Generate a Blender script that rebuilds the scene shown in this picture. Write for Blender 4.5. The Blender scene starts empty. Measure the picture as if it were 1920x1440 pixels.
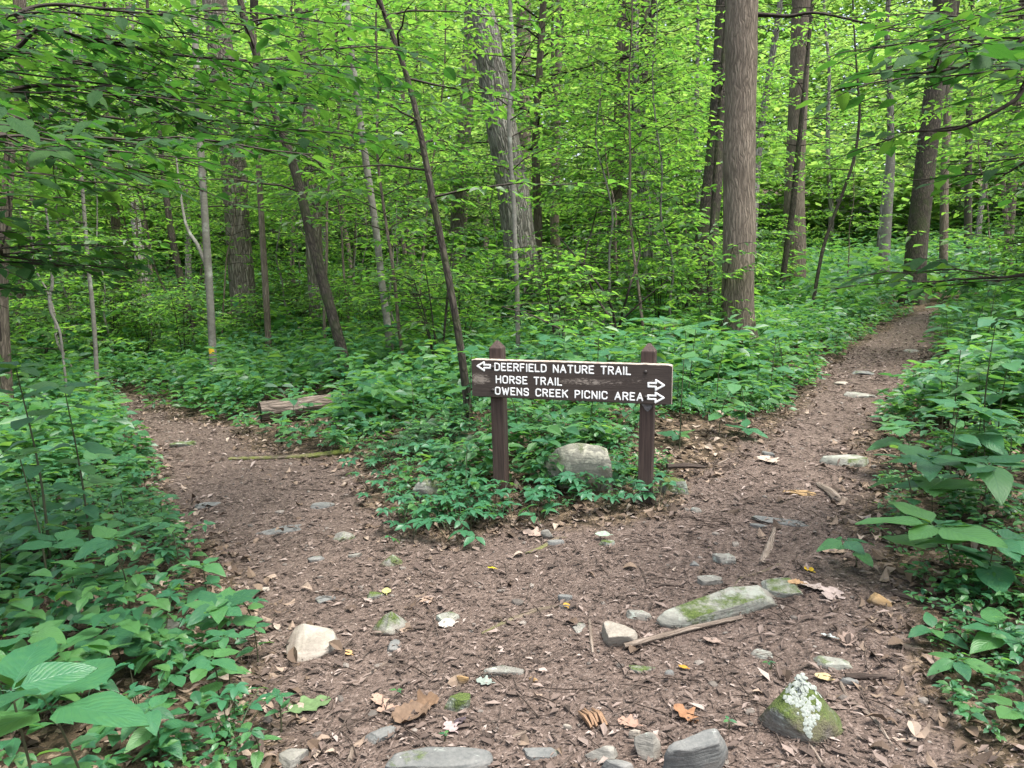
import bpy, math
import numpy as np
from mathutils import Matrix, Vector

R = math.radians
scene = bpy.context.scene
COL = scene.collection

# ------------------------------------------------------------------ camera, sky, sun, exposure
F = 1478.0                      # focal length in pixels of the 1920 x 1440 photograph
CAMZ, PITCH = 1.6, R(9.0)
cam_d = bpy.data.cameras.new("camera")
cam_d.sensor_width = 36.0
cam_d.lens = 36.0 * F / 1920.0
cam_d.clip_start = 0.05
cam_d.clip_end = 600.0
cam = bpy.data.objects.new("camera", cam_d)
COL.objects.link(cam)
cam.location = (0, 0, CAMZ)
cam.rotation_euler = (R(90) - PITCH, 0, 0)
scene.camera = cam

SUN_EL, SUN_AZ = 70.0, 125.0    # azimuth measured from +Y (ahead), negative = to the left
world = bpy.data.worlds.new("World")
scene.world = world
world.use_nodes = True
wn = world.node_tree.nodes
wl = world.node_tree.links
bg = wn["Background"]
sky = wn.new("ShaderNodeTexSky")
sky.sky_type = 'NISHITA'
sky.sun_disc = False
sky.sun_elevation = R(SUN_EL)
sky.sun_rotation = R(SUN_AZ)
sky.air_density = 1.0
sky.dust_density = 4.0
sky.ozone_density = 1.0
hs = wn.new("ShaderNodeHueSaturation")          # an overcast sky: most of the blue is gone
hs.inputs["Saturation"].default_value = .6
wl.new(sky.outputs[0], hs.inputs["Color"])
wl.new(hs.outputs[0], bg.inputs[0])
bg.inputs[1].default_value = 0.11

sun_d = bpy.data.lights.new("sun", 'SUN')
sun_d.energy = 1.5
sun_d.angle = R(22)
sun_d.color = (1.0, 0.96, 0.90)
sun = bpy.data.objects.new("sun", sun_d)
COL.objects.link(sun)
_sd = Vector((math.sin(R(SUN_AZ)) * math.cos(R(SUN_EL)), math.cos(R(SUN_AZ)) * math.cos(R(SUN_EL)), math.sin(R(SUN_EL))))
sun.rotation_euler = _sd.to_track_quat('Z', 'Y').to_euler()

vs = scene.view_settings
vs.view_transform = 'Standard'
vs.look = 'None'
vs.gamma = 1.0
vs.use_curve_mapping = False
vs.exposure = 2.2
cy = scene.cycles
cy.max_bounces = 6
cy.diffuse_bounces = 4
cy.glossy_bounces = 2
cy.transmission_bounces = 3
cy.transparent_max_bounces = 4
cy.caustics_reflective = False
cy.caustics_refractive = False
cy.use_denoising = True
cy.sample_clamp_indirect = 4.0

# ------------------------------------------------------------------ helpers
RIGHT = np.array([1.0, 0, 0])
FWD = np.array([0, math.cos(PITCH), -math.sin(PITCH)])
UP = np.array([0, math.sin(PITCH), math.cos(PITCH)])
EYE = np.array([0, 0, CAMZ])


def ray(u, v):
    return RIGHT * ((u - 960) / F) + FWD - UP * ((v - 720) / F)


def at_depth(u, v, Y):
    d = ray(u, v)
    return EYE + d * (Y / d[1])


def _hash(ix, iy, s):
    h = (ix.astype(np.int64) * 374761393 + iy.astype(np.int64) * 668265263 + s * 2147483647) & 0xFFFFFFFF
    h = ((h ^ (h >> 13)) * 1274126177) & 0xFFFFFFFF
    h = h ^ (h >> 16)
    return (h & 0xFFFF) / 65535.0


def vnoise(x, y, s=0):
    x = np.asarray(x, float); y = np.asarray(y, float)
    ix = np.floor(x); iy = np.floor(y)
    fx = x - ix; fy = y - iy
    fx = fx * fx * (3 - 2 * fx); fy = fy * fy * (3 - 2 * fy)
    a = _hash(ix, iy, s); b = _hash(ix + 1, iy, s); c = _hash(ix, iy + 1, s); d = _hash(ix + 1, iy + 1, s)
    return (a * (1 - fx) + b * fx) * (1 - fy) + (c * (1 - fx) + d * fx) * fy


def fbm(x, y, s=0, o=3):
    t = 0; a = 1; n = 0
    for k in range(o):
        t = t + a * vnoise(x * 2 ** k + 17.3 * k, y * 2 ** k - 9.1 * k, s + k); n += a; a *= 0.5
    return t / n - 0.5


def sstep(a, b, x):
    t = np.clip((x - a) / (b - a), 0, 1)
    return t * t * (3 - 2 * t)


def smooth_height(x, y):
    x = np.asarray(x, float); y = np.asarray(y, float)
    z = 0.07 * 16 * np.tanh(x / 16) - 0.011 * np.minimum(y, 24) + 0.045
    z = z + 0.028 * np.maximum(y - 24, 0) + 0.10 * np.maximum(np.hypot(x, y) - 42, 0) * (y > 0)
    z = z + 0.28 * np.exp(-((x - 0.8) ** 2 / 2.2 + (y - 6.8) ** 2 / 3.5))         # low hump behind the sign
    return z


def seg_dist(px, py, poly):
    """signed distance to a closed polygon, positive inside"""
    px = np.asarray(px, float).ravel(); py = np.asarray(py, float).ravel()
    if len(px) <= 64:
        A = np.asarray(poly); B = np.roll(A, -1, 0); E = B - A
        qx = px[:, None] - A[:, 0]; qy = py[:, None] - A[:, 1]
        t = np.clip((qx * E[:, 0] + qy * E[:, 1]) / ((E ** 2).sum(1) + 1e-12), 0, 1)
        dd = ((qx - t * E[:, 0]) ** 2 + (qy - t * E[:, 1]) ** 2).min(1)
        ey = np.where(np.abs(E[:, 1]) > 1e-12, E[:, 1], 1e-12)
        c = ((A[:, 1] > py[:, None]) != (B[:, 1] > py[:, None])) & (px[:, None] < E[:, 0] * qy / ey + A[:, 0])
        return np.where(c.sum(1) % 2 == 1, np.sqrt(dd), -np.sqrt(dd))
    d = np.full(px.shape, 1e9); inside = np.zeros(px.shape, bool)
    n = len(poly)
    for i in range(n):
        ax, ay = poly[i]; bx, by = poly[(i + 1) % n]
        ex, ey = bx - ax, by - ay
        t = np.clip(((px - ax) * ex + (py - ay) * ey) / (ex * ex + ey * ey + 1e-12), 0, 1)
        dd = (px - ax - t * ex) ** 2 + (py - ay - t * ey) ** 2
        d = np.minimum(d, dd)
        c = ((ay > py) != (by > py)) & (px < ex * (py - ay) / (ey if abs(ey) > 1e-12 else 1e-12) + ax)
        inside ^= c
    d = np.sqrt(d)
    return np.where(inside, d, -d)


def _hit(u, v, hf):
    d = ray(u, v)
    t0 = 0.5; t = 0.5
    while t < 400:
        p = EYE + d * t
        if p[2] < float(hf(p[0], p[1])):
            lo, hi = t0, t
            for _ in range(24):
                m = 0.5 * (lo + hi); q = EYE + d * m
                if q[2] < float(hf(q[0], q[1])): hi = m
                else: lo = m
            return EYE + d * hi
        t0 = t; t *= 1.02
    return None


# outline of the forking trail, laid out on the smooth slope of the ground
_img = [(520, 1440), (505, 1330), (490, 1200), (435, 1060), (345, 965), (300, 885), (262, 825), (232, 785), (222, 757), (212, 742),
        (258, 742), (285, 768), (350, 785), (440, 800), (475, 845), (600, 868), (668, 890), (690, 940), (735, 1005), (850, 1022),
        (960, 985), (1100, 985), (1230, 968), (1290, 905), (1400, 845), (1490, 765), (1545, 700), (1610, 645), (1680, 605), (1722, 588),
        (1752, 588), (1752, 640), (1725, 700), (1680, 760), (1600, 835), (1622, 900), (1590, 1000), (1660, 1090), (1690, 1200), (1720, 1330), (1740, 1440)]
_pts = [_hit(u, v, smooth_height) for u, v in _img]
PATH = [(p[0], p[1]) for p in _pts]
_crest = [i for i, (u, v) in enumerate(_img) if (u, v) == (1722, 588)][0]
_c0, _c1 = PATH[_crest], PATH[_crest + 1]
_ext = [(_c0[0] + 1.2, _c0[1] + .9), (_c0[0] + 4.5, _c0[1] + 2.2), (_c0[0] + 9, _c0[1] + 3.5), (_c0[0] + 9, _c0[1] + 2.3), (_c1[0] + 3.6, _c1[1] + .4)]
_lend = [i for i, q in enumerate(_img) if q == (212, 742)][0]
_l0, _l1 = PATH[_lend], PATH[_lend + 1]
_lext = [(_l0[0] - 1.6, _l0[1] + .5), (_l0[0] - 5.0, _l0[1] + .9), (_l1[0] - 5, _l1[1] + 1.7), (_l1[0] - 1.5, _l1[1] + .9)]
PATH = PATH[:_lend + 1] + _lext + PATH[_lend + 1:_crest + 1] + _ext + PATH[_crest + 1:] + [(1.9, 0.5), (1.6, -4), (-1.8, -4), (-1.4, 0.5)]
PATH = [(float(a), float(b)) for a, b in PATH]


def path_sd(x, y):
    x = np.asarray(x, float); sh = x.shape
    return seg_dist(x, y, PATH).reshape(sh)


def height(x, y, sd=None):
    x = np.asarray(x, float); y = np.asarray(y, float)
    z = smooth_height(x, y)
    if sd is None: sd = path_sd(x, y)
    off = sstep(0.1, -0.9, sd)
    z = z + off * 0.06 + 0.10 * fbm(x * 0.45, y * 0.45, 3, 3) * (0.4 + off) + 0.05 * fbm(x * 2.1, y * 2.1, 5, 3) * (0.5 + off)
    z = z + 0.35 * off * sstep(1.5, 4.5, x - 0.45 * y + 0.2) * sstep(2.5, 6, y)       # bank right of the right-hand trail
    return z


def h1(x, y):
    return float(height(np.array([x]), np.array([y]))[0])


def ground_hit(u, v):
    d = ray(u, v)
    t = np.concatenate([np.linspace(1.2, 12, 300), np.linspace(12.1, 60, 300)])
    P = EYE + d * t[:, None]
    below = P[:, 2] < height(P[:, 0], P[:, 1])
    if not below.any(): return None
    i = int(np.argmax(below)); lo, hi = (t[i - 1], t[i]) if i else (.8, t[0])
    for _ in range(14):
        m = .5 * (lo + hi); q = EYE + d * m
        if q[2] < h1(q[0], q[1]): hi = m
        else: lo = m
    return EYE + d * hi


# ------------------------------------------------------------------ mesh building
class Geo:
    def __init__(self):
        self.V = []; self.n = 0; self.Q = []; self.T = []; self.QU = []; self.TU = []; self.QM = []; self.TM = []

    def add(self, V, F, UV=None, mat=0):
        V = np.asarray(V, float).reshape(-1, 3); F = np.asarray(F, int)
        k = F.shape[1]
        (self.Q if k == 4 else self.T).append(F + self.n)
        if UV is None: UV = np.zeros((len(F) * k, 2))
        (self.QU if k == 4 else self.TU).append(np.asarray(UV, float).reshape(-1, 2))
        (self.QM if k == 4 else self.TM).append(np.full(len(F), mat, int))
        self.V.append(V); self.n += len(V)

    def more(self, F, UV=None, mat=0):
        """faces over the verts added last"""
        F = np.asarray(F, int); k = F.shape[1]; base = self.n - len(self.V[-1])
        (self.Q if k == 4 else self.T).append(F + base)
        if UV is None: UV = np.zeros((len(F) * k, 2))
        (self.QU if k == 4 else self.TU).append(np.asarray(UV, float).reshape(-1, 2))
        (self.QM if k == 4 else self.TM).append(np.full(len(F), mat, int))

    def mesh(self, name, mats, smooth=True):
        me = bpy.data.meshes.new(name)
        V = np.concatenate(self.V) if self.V else np.zeros((0, 3))
        Q = np.concatenate(self.Q) if self.Q else np.zeros((0, 4), int)
        T = np.concatenate(self.T) if self.T else np.zeros((0, 3), int)
        li = np.concatenate([Q.ravel(), T.ravel()])
        tot = np.concatenate([np.full(len(Q), 4), np.full(len(T), 3)])
        st = np.concatenate([[0], np.cumsum(tot)[:-1]]) if len(tot) else tot
        me.vertices.add(len(V)); me.vertices.foreach_set("co", V.ravel())
        me.loops.add(len(li)); me.loops.foreach_set("vertex_index", li.astype(np.int32))
        me.polygons.add(len(tot)); me.polygons.foreach_set("loop_start", st.astype(np.int32))
        me.polygons.foreach_set("loop_total", tot.astype(np.int32))
        uv = np.concatenate(self.QU + self.TU) if (self.QU or self.TU) else np.zeros((0, 2))
        ul = me.uv_layers.new(name="UVMap")
        ul.data.foreach_set("uv", uv.ravel())
        mi = np.concatenate(self.QM + self.TM) if (self.QM or self.TM) else np.zeros(0, int)
        if mi.size and mi.max() > 0: me.polygons.foreach_set("material_index", mi.astype(np.int32))
        me.polygons.foreach_set("use_smooth", np.full(len(tot), smooth, bool))
        for m in (mats if isinstance(mats, (list, tuple)) else [mats]): me.materials.append(m)
        me.update(calc_edges=True)
        return me

    def obj(self, name, mats, parent=None, smooth=True, **props):
        return link(name, self.mesh(name, mats, smooth), parent, **props)


def link(name, data, parent=None, loc=None, **props):
    o = bpy.data.objects.new(name, data)
    COL.objects.link(o)
    if parent is not None: o.parent = parent
    if loc is not None: o.location = loc
    for k, v in props.items():
        if v is not None: o[k] = v
    return o


def thing(name, label, category, loc, group=None, rz=0.0):
    o = bpy.data.objects.new(name, None)
    o.empty_display_size = 0.1
    COL.objects.link(o)
    o.location = loc; o.rotation_euler = (0, 0, rz)
    o["label"] = label; o["category"] = category
    if group: o["group"] = group
    return o


def catmull(P, n):
    P = np.asarray(P, float)
    if len(P) < 3:
        t = np.linspace(0, 1, n)[:, None]
        return P[0] * (1 - t) + P[-1] * t
    Q = np.vstack([2 * P[0] - P[1], P, 2 * P[-1] - P[-2]])
    out = []
    m = len(P) - 1
    for s in np.linspace(0, m - 1e-9, n):
        i = int(s); t = s - i
        a, b, c, d = Q[i], Q[i + 1], Q[i + 2], Q[i + 3]
        out.append(0.5 * ((2 * b) + (c - a) * t + (2 * a - 5 * b + 4 * c - d) * t * t + (3 * b - a - 3 * c + d) * t ** 3))
    return np.array(out)


def unit(v):
    v = np.asarray(v, float)
    return v / (np.linalg.norm(v, axis=-1, keepdims=True) + 1e-12)


def tube(geo, P, rad, sides=6, rmod=None, mat=0, cap=False, flat=1.0):
    P = np.asarray(P, float); n = len(P); rad = np.broadcast_to(np.asarray(rad, float), (n,))
    T = unit(np.gradient(P, axis=0))
    ref = np.array([0, 0, 1.0]) if abs(T[:, 2].mean()) < 0.75 else np.array([0, -1.0, 0])
    A = unit(np.cross(T, ref)); B = np.cross(T, A)
    k = np.arange(sides + 1); th = 2 * np.pi * k / sides
    rr = rad[:, None] * np.ones(sides + 1)
    L = np.concatenate([[0], np.cumsum(np.linalg.norm(np.diff(P, axis=0), axis=1))])
    if rmod is not None: rr = rr * rmod(th[None, :] % (2 * np.pi), L[:, None])
    V = P[:, None, :] + (rr * np.cos(th))[..., None] * A[:, None, :] + (rr * np.sin(th) * flat)[..., None] * B[:, None, :]
    i = np.arange(n - 1)[:, None]; j = np.arange(sides)[None, :]
    w = sides + 1
    Fq = np.stack([i * w + j, i * w + j + 1, (i + 1) * w + j + 1, (i + 1) * w + j], -1).reshape(-1, 4)
    um = 2 * np.pi * rad.mean()
    U = np.broadcast_to(k / sides * um, (n, w)); VV = np.broadcast_to(L[:, None], (n, w))
    uv = np.stack([U, VV], -1).reshape(-1, 2)
    geo.add(V.reshape(-1, 3), Fq, uv[Fq.ravel()], mat)
    if cap:
        for e, flip in ((0, 1), (n - 1, 0)):
            c = V[e, :sides]
            cen = c.mean(0)
            vv = np.vstack([c, cen])
            a = np.arange(sides)
            f = np.stack([a, (a + 1) % sides, np.full(sides, sides)], -1)
            if flip: f = f[:, ::-1]
            loc = np.stack([np.cos(2 * np.pi * np.append(a, 0) / sides), np.sin(2 * np.pi * np.append(a, 0) / sides)], -1) * rad[e]
            loc[-1] = 0
            geo.add(vv, f, loc[f.ravel()], mat if cap is True else cap)


# one leaf = 6 verts, 2 folded quads
LT = np.array([[0, 0, 0], [.34, .5, .10], [.72, .34, .04], [1, 0, -.10], [.34, -.5, .10], [.72, -.34, .04]])
LF = np.array([[0, 3, 2, 1], [0, 4, 5, 3]])
# finer leaf = 10 verts
LT2 = np.array([[0, 0, 0], [.15, .30, .05], [.42, .5, .10], [.74, .33, .03], [1, 0, -.12], [.15, -.30, .05], [.42, -.5, .10], [.74, -.33, .03], [.42, 0, .02], [.74, 0, -.03]])
LF2 = np.array([[0, 8, 2, 1], [8, 9, 3, 2], [0, 5, 6, 8], [8, 6, 7, 9]])
LF2T = np.array([[9, 4, 3], [9, 7, 4]])


def add_leaves(geo, pos, d, nrm, L, W, fine=False, mat=0, curl=1.0):
    pos = np.asarray(pos, float)
    if not len(pos): return
    d = unit(d); s = unit(np.cross(d, nrm)); nn = np.cross(s, d)
    L = np.broadcast_to(L, (len(pos),)); W = np.broadcast_to(W, (len(pos),))
    T = LT2 if fine else LT
    V = pos[:, None] + (L[:, None] * T[:, 0])[..., None] * d[:, None] + (W[:, None] * T[:, 1])[..., None] * s[:, None] + (L[:, None] * T[:, 2] * curl)[..., None] * nn[:, None]
    k = len(T); o = (np.arange(len(pos)) * k)[:, None, None]
    geo.add(V.reshape(-1, 3), ((LF2 if fine else LF)[None] + o).reshape(-1, 4), None, mat)
    if fine:
        geo.more((LF2T[None] + o).reshape(-1, 3), None, mat)


# ------------------------------------------------------------------ materials
def new_mat(name):
    m = bpy.data.materials.new(name); m.use_nodes = True
    nt = m.node_tree
    for n in list(nt.nodes): nt.nodes.remove(n)
    out = nt.nodes.new("ShaderNodeOutputMaterial")
    return m, nt, out


class NT:
    """tiny node-tree writer"""
    def __init__(self, nt): self.nt = nt

    def n(self, t, **kw):
        x = self.nt.nodes.new(t)
        for k, v in kw.items(): setattr(x, k, v)
        return x

    def set(self, sock, v):
        if hasattr(v, "is_linked") or isinstance(v, bpy.types.NodeSocket): self.nt.links.new(v, sock)
        else: sock.default_value = v

    def math(self, op, a, b=0.0, clamp=False):
        x = self.n("ShaderNodeMath", operation=op, use_clamp=clamp); self.set(x.inputs[0], a); self.set(x.inputs[1], b); return x.outputs[0]

    def mix(self, f, a, b, mode='MIX'):
        x = self.n("ShaderNodeMix", data_type='RGBA', blend_type=mode)
        self.set(x.inputs[0], f); self.set(x.inputs[6], a); self.set(x.inputs[7], b); return x.outputs[2]

    def ramp(self, f, stops, interp='LINEAR'):
        x = self.n("ShaderNodeValToRGB"); cr = x.color_ramp; cr.interpolation = interp
        while len(cr.elements) > 1: cr.elements.remove(cr.elements[-1])
        cr.elements[0].position = stops[0][0]; cr.elements[0].color = (*stops[0][1], 1)
        for p, c in stops[1:]:
            e = cr.elements.new(p); e.color = (*c, 1)
        self.set(x.inputs[0], f); return x.outputs[0]

    def noise(self, vec, scale, detail=4, rough=.55, dist=0.0):
        x = self.n("ShaderNodeTexNoise"); x.inputs["Scale"].default_value = scale; x.inputs["Detail"].default_value = detail
        x.inputs["Roughness"].default_value = rough; x.inputs["Distortion"].default_value = dist
        if vec is not None: self.set(x.inputs["Vector"], vec)
        return x.outputs["Fac"], x.outputs["Color"]

    def voro(self, vec, scale, feature='F1', rnd=1.0):
        x = self.n("ShaderNodeTexVoronoi", feature=feature); x.inputs["Scale"].default_value = scale
        x.inputs["Randomness"].default_value = rnd
        if vec is not None: self.set(x.inputs["Vector"], vec)
        return x

    def mapping(self, vec, scale=(1, 1, 1), rot=(0, 0, 0), loc=(0, 0, 0)):
        x = self.n("ShaderNodeMapping"); self.set(x.inputs[0], vec)
        x.inputs["Scale"].default_value = scale; x.inputs["Rotation"].default_value = rot; x.inputs["Location"].default_value = loc
        return x.outputs[0]

    def bump(self, hgt, strength=.5, dist=.02, normal=None):
        x = self.n("ShaderNodeBump"); x.inputs["Strength"].default_value = strength; x.inputs["Distance"].default_value = dist
        self.set(x.inputs["Height"], hgt)
        if normal is not None: self.set(x.inputs["Normal"], normal)
        return x.outputs[0]

    def principled(self, col, rough=.8, spec=.3, normal=None):
        x = self.n("ShaderNodeBsdfPrincipled"); self.set(x.inputs["Base Color"], col); self.set(x.inputs["Roughness"], rough)
        self.set(x.inputs["Specular IOR Level"], spec)
        if normal is not None: self.set(x.inputs["Normal"], normal)
        return x.outputs[0]

    def sep(self, vec):
        x = self.n("ShaderNodeSeparateXYZ"); self.set(x.inputs[0], vec); return x.outputs

    def comb(self, a, b, c=0.0):
        x = self.n("ShaderNodeCombineXYZ"); self.set(x.inputs[0], a); self.set(x.inputs[1], b); self.set(x.inputs[2], c); return x.outputs[0]


def rgb(*c): return (*c, 1.0)


def leaf_mat(name, cols, tcols, mixf=.5, rough=.45, spec=.35, veins=False, rnd='island'):
    m, nt, out = new_mat(name); N = NT(nt)
    g = N.n("ShaderNodeNewGeometry"); oi = N.n("ShaderNodeObjectInfo")
    r = g.outputs["Random Per Island"] if rnd == 'island' else oi.outputs["Random"]
    rr = N.math('FRACT', N.math('ADD', r, oi.outputs["Random"]))
    k = len(cols) - 1
    c = N.ramp(rr, [(i / k, cols[i]) for i in range(k + 1)])
    t = N.ramp(rr, [(i / k, tcols[i]) for i in range(k + 1)])
    nrm = None
    if veins:
        uv = N.n("ShaderNodeTexCoord").outputs["UV"]
        x, y, _ = N.sep(uv)
        ax = N.math('ABSOLUTE', x)
        ph = N.math('SUBTRACT', y, N.math('MULTIPLY', ax, .42))
        w = N.math('ABSOLUTE', N.math('SINE', N.math('MULTIPLY', ph, 30.0)))
        vein = N.math('POWER', N.math('SUBTRACT', 1.0, w), 6.0)
        mid = N.math('SUBTRACT', 1.0, N.math('MULTIPLY', ax, 18.0), clamp=True)
        vv = N.math('MAXIMUM', vein, mid)
        nz, _ = N.noise(N.n("ShaderNodeTexCoord").outputs["Object"], 9.0, 3)
        c = N.mix(N.math('MULTIPLY', vv, .30), c, rgb(*[min(1, q * 1.9 + .02) for q in cols[0]]))
        c = N.mix(N.math('MULTIPLY', N.math('SUBTRACT', nz, .45, clamp=True), 1.1), c, rgb(*[q * 1.5 for q in cols[-1]]))
        sp, _ = N.noise(N.n("ShaderNodeTexCoord").outputs["Object"], 26.0, 2, .5)
        c = N.mix(N.math('MULTIPLY', N.math('SUBTRACT', sp, .70, clamp=True), 14.0, clamp=True), c, rgb(.13, .10, .035))
        hgt = N.math('SUBTRACT', N.math('MULTIPLY', w, .6), N.math('MULTIPLY', mid, .6))
        nrm = N.bump(hgt, .35, .004)
        t = N.mix(N.math('MULTIPLY', vv, .5), t, rgb(*[q * .4 for q in tcols[0]]))
    p = N.principled(c, rough, spec, nrm)
    tr = N.n("ShaderNodeBsdfTranslucent"); N.set(tr.inputs[0], t)
    ms = N.n("ShaderNodeMixShader"); ms.inputs[0].default_value = mixf
    nt.links.new(p, ms.inputs[1]); nt.links.new(tr.outputs[0], ms.inputs[2])
    nt.links.new(ms.outputs[0], out.inputs[0])
    return m


def bark_mat(name, dark, light, su=26.0, sv=5.0, ridge=1.0, lichen=None, lich_amt=.45, moss=None, bstr=.9, bd=.02):
    """furrowed bark on metre-true UVs: interlacing ridges, grain, patches of lichen or moss"""
    m, nt, out = new_mat(name); N = NT(nt)
    uv = N.n("ShaderNodeTexCoord").outputs["UV"]
    oi = N.n("ShaderNodeObjectInfo")
    obj = N.n("ShaderNodeTexCoord").outputs["Object"]
    _, nc = N.noise(N.mapping(uv, (3.0, 1.6, 1)), 2.2, 3)
    x = N.n("ShaderNodeVectorMath", operation='MULTIPLY_ADD')
    N.set(x.inputs[0], nc); x.inputs[1].default_value = (.10, .22, 0); N.set(x.inputs[2], uv)
    wv = x.outputs[0]
    v1 = N.voro(N.mapping(wv, (su, sv, 1)), 1.0, 'DISTANCE_TO_EDGE').outputs["Distance"]
    rid = N.math('MULTIPLY', v1, 2.6, clamp=True)
    fine, _ = N.noise(N.mapping(wv, (su * 3.5, sv * 2.2, 1)), 1.0, 5, .65)
    big, _ = N.noise(obj, 1.7, 4, .6)
    hgt = N.math('ADD', N.math('MULTIPLY', N.math('POWER', rid, .7), ridge), N.math('MULTIPLY', fine, .55))
    f = N.math('ADD', N.math('MULTIPLY', hgt, .62), N.math('MULTIPLY', N.math('SUBTRACT', big, .5), .7), clamp=True)
    midc = tuple(.5 * (p + q) for p, q in zip(dark, light))
    c = N.ramp(f, [(0.02, tuple(q * .5 for q in dark)), (.28, dark), (.55, midc), (1.0, light)])
    mot, _ = N.noise(obj, .9, 5, .7)
    c = N.mix(N.math('MULTIPLY', N.math('ABSOLUTE', N.math('SUBTRACT', mot, .5)), 1.6, clamp=True), c, rgb(*midc))
    if lichen:
        ln, _ = N.noise(obj, 5.0, 6, .65)
        lf = N.math('MULTIPLY', N.math('SUBTRACT', ln, 1 - lich_amt), 7.0, clamp=True)
        c = N.mix(N.math('MULTIPLY', lf, .65), c, rgb(*lichen))
    if moss:
        ln, _ = N.noise(obj, 2.6, 5, .7)
        lf = N.math('MULTIPLY', N.math('SUBTRACT', ln, .48), 6.0, clamp=True)
        c = N.mix(N.math('MULTIPLY', lf, .75), c, rgb(*moss))
    nrm = N.bump(hgt, bstr, bd)
    nt.links.new(N.principled(c, .88, .2, nrm), out.inputs[0])
    return m


def stone_mat(name, base, alt, lichen=(.38, .42, .36), lich=.5, moss=0.0, strata=1.0):
    m, nt, out = new_mat(name); N = NT(nt)
    tc = N.n("ShaderNodeTexCoord"); ob = tc.outputs["Object"]; oi = N.n("ShaderNodeObjectInfo")
    off = N.n("ShaderNodeVectorMath", operation='MULTIPLY_ADD')
    cb = N.comb(oi.outputs["Random"], oi.outputs["Random"], oi.outputs["Random"])
    N.set(off.inputs[0], cb); off.inputs[1].default_value = (37, 11, 23); N.set(off.inputs[2], ob)
    v = off.outputs[0]
    a, _ = N.noise(v, 7.0, 6, .62)
    s, _ = N.noise(N.mapping(v, (5, 5, 40 * strata), (.15, .1, 0)), 1.6, 4, .6)
    g, _ = N.noise(v, 70.0, 5, .7)
    f = N.math('ADD', N.math('MULTIPLY', a, .55), N.math('MULTIPLY', s, .45))
    c = N.ramp(f, [(.3, tuple(q * .55 for q in base)), (.48, base), (.66, alt)])
    c = N.mix(.35, c, N.ramp(g, [(.3, tuple(q * .6 for q in base)), (.7, alt)]))
    geo = N.n("ShaderNodeNewGeometry"); nz = N.sep(geo.outputs["Normal"])[2]
    if lich > 0:
        l, _ = N.noise(v, 16.0, 7, .7, .6)
        lf = N.math('MULTIPLY', N.math('SUBTRACT', l, 1.02 - lich), 10.0, clamp=True)
        c = N.mix(N.math('MULTIPLY', lf, .8), c, rgb(*lichen))
    hgt = N.math('ADD', N.math('MULTIPLY', s, .6), N.math('MULTIPLY', a, .7))
    hgt = N.math('ADD', hgt, N.math('MULTIPLY', g, .25))
    rough = .85
    if moss > 0:
        l, _ = N.noise(v, 6.0, 6, .65)
        mg, _ = N.noise(v, 160.0, 3, .7)
        lf = N.math('MULTIPLY', N.math('SUBTRACT', N.math('ADD', l, N.math('MULTIPLY', nz, .12)), 1.06 - moss), 9.0, clamp=True)
        mc = N.ramp(mg, [(.3, (.028, .045, .012)), (.55, (.07, .10, .022)), (.75, (.13, .165, .04))])
        c = N.mix(lf, c, mc)
        hgt = N.math('ADD', hgt, N.math('MULTIPLY', lf, N.math('ADD', N.math('MULTIPLY', mg, .6), .3)))
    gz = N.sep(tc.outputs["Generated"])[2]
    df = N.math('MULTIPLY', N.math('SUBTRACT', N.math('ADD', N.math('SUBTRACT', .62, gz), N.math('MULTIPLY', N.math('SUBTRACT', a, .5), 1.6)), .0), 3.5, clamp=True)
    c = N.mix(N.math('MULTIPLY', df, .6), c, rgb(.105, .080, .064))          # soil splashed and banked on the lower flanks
    nt.links.new(N.principled(c, rough, .3, N.bump(hgt, .8, .012)), out.inputs[0])
    return m


def chip_mat(name, stops, rough=.85, translucent=0.0):
    m, nt, out = new_mat(name); N = NT(nt)
    g = N.n("ShaderNodeNewGeometry")
    c = N.ramp(g.outputs["Random Per Island"], stops)
    n, _ = N.noise(N.n("ShaderNodeTexCoord").outputs["Object"], 60.0, 3)
    c = N.mix(N.math('MULTIPLY', n, .5), c, rgb(.06, .045, .035))
    nt.links.new(N.principled(c, rough, .25), out.inputs[0])
    return m


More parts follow.
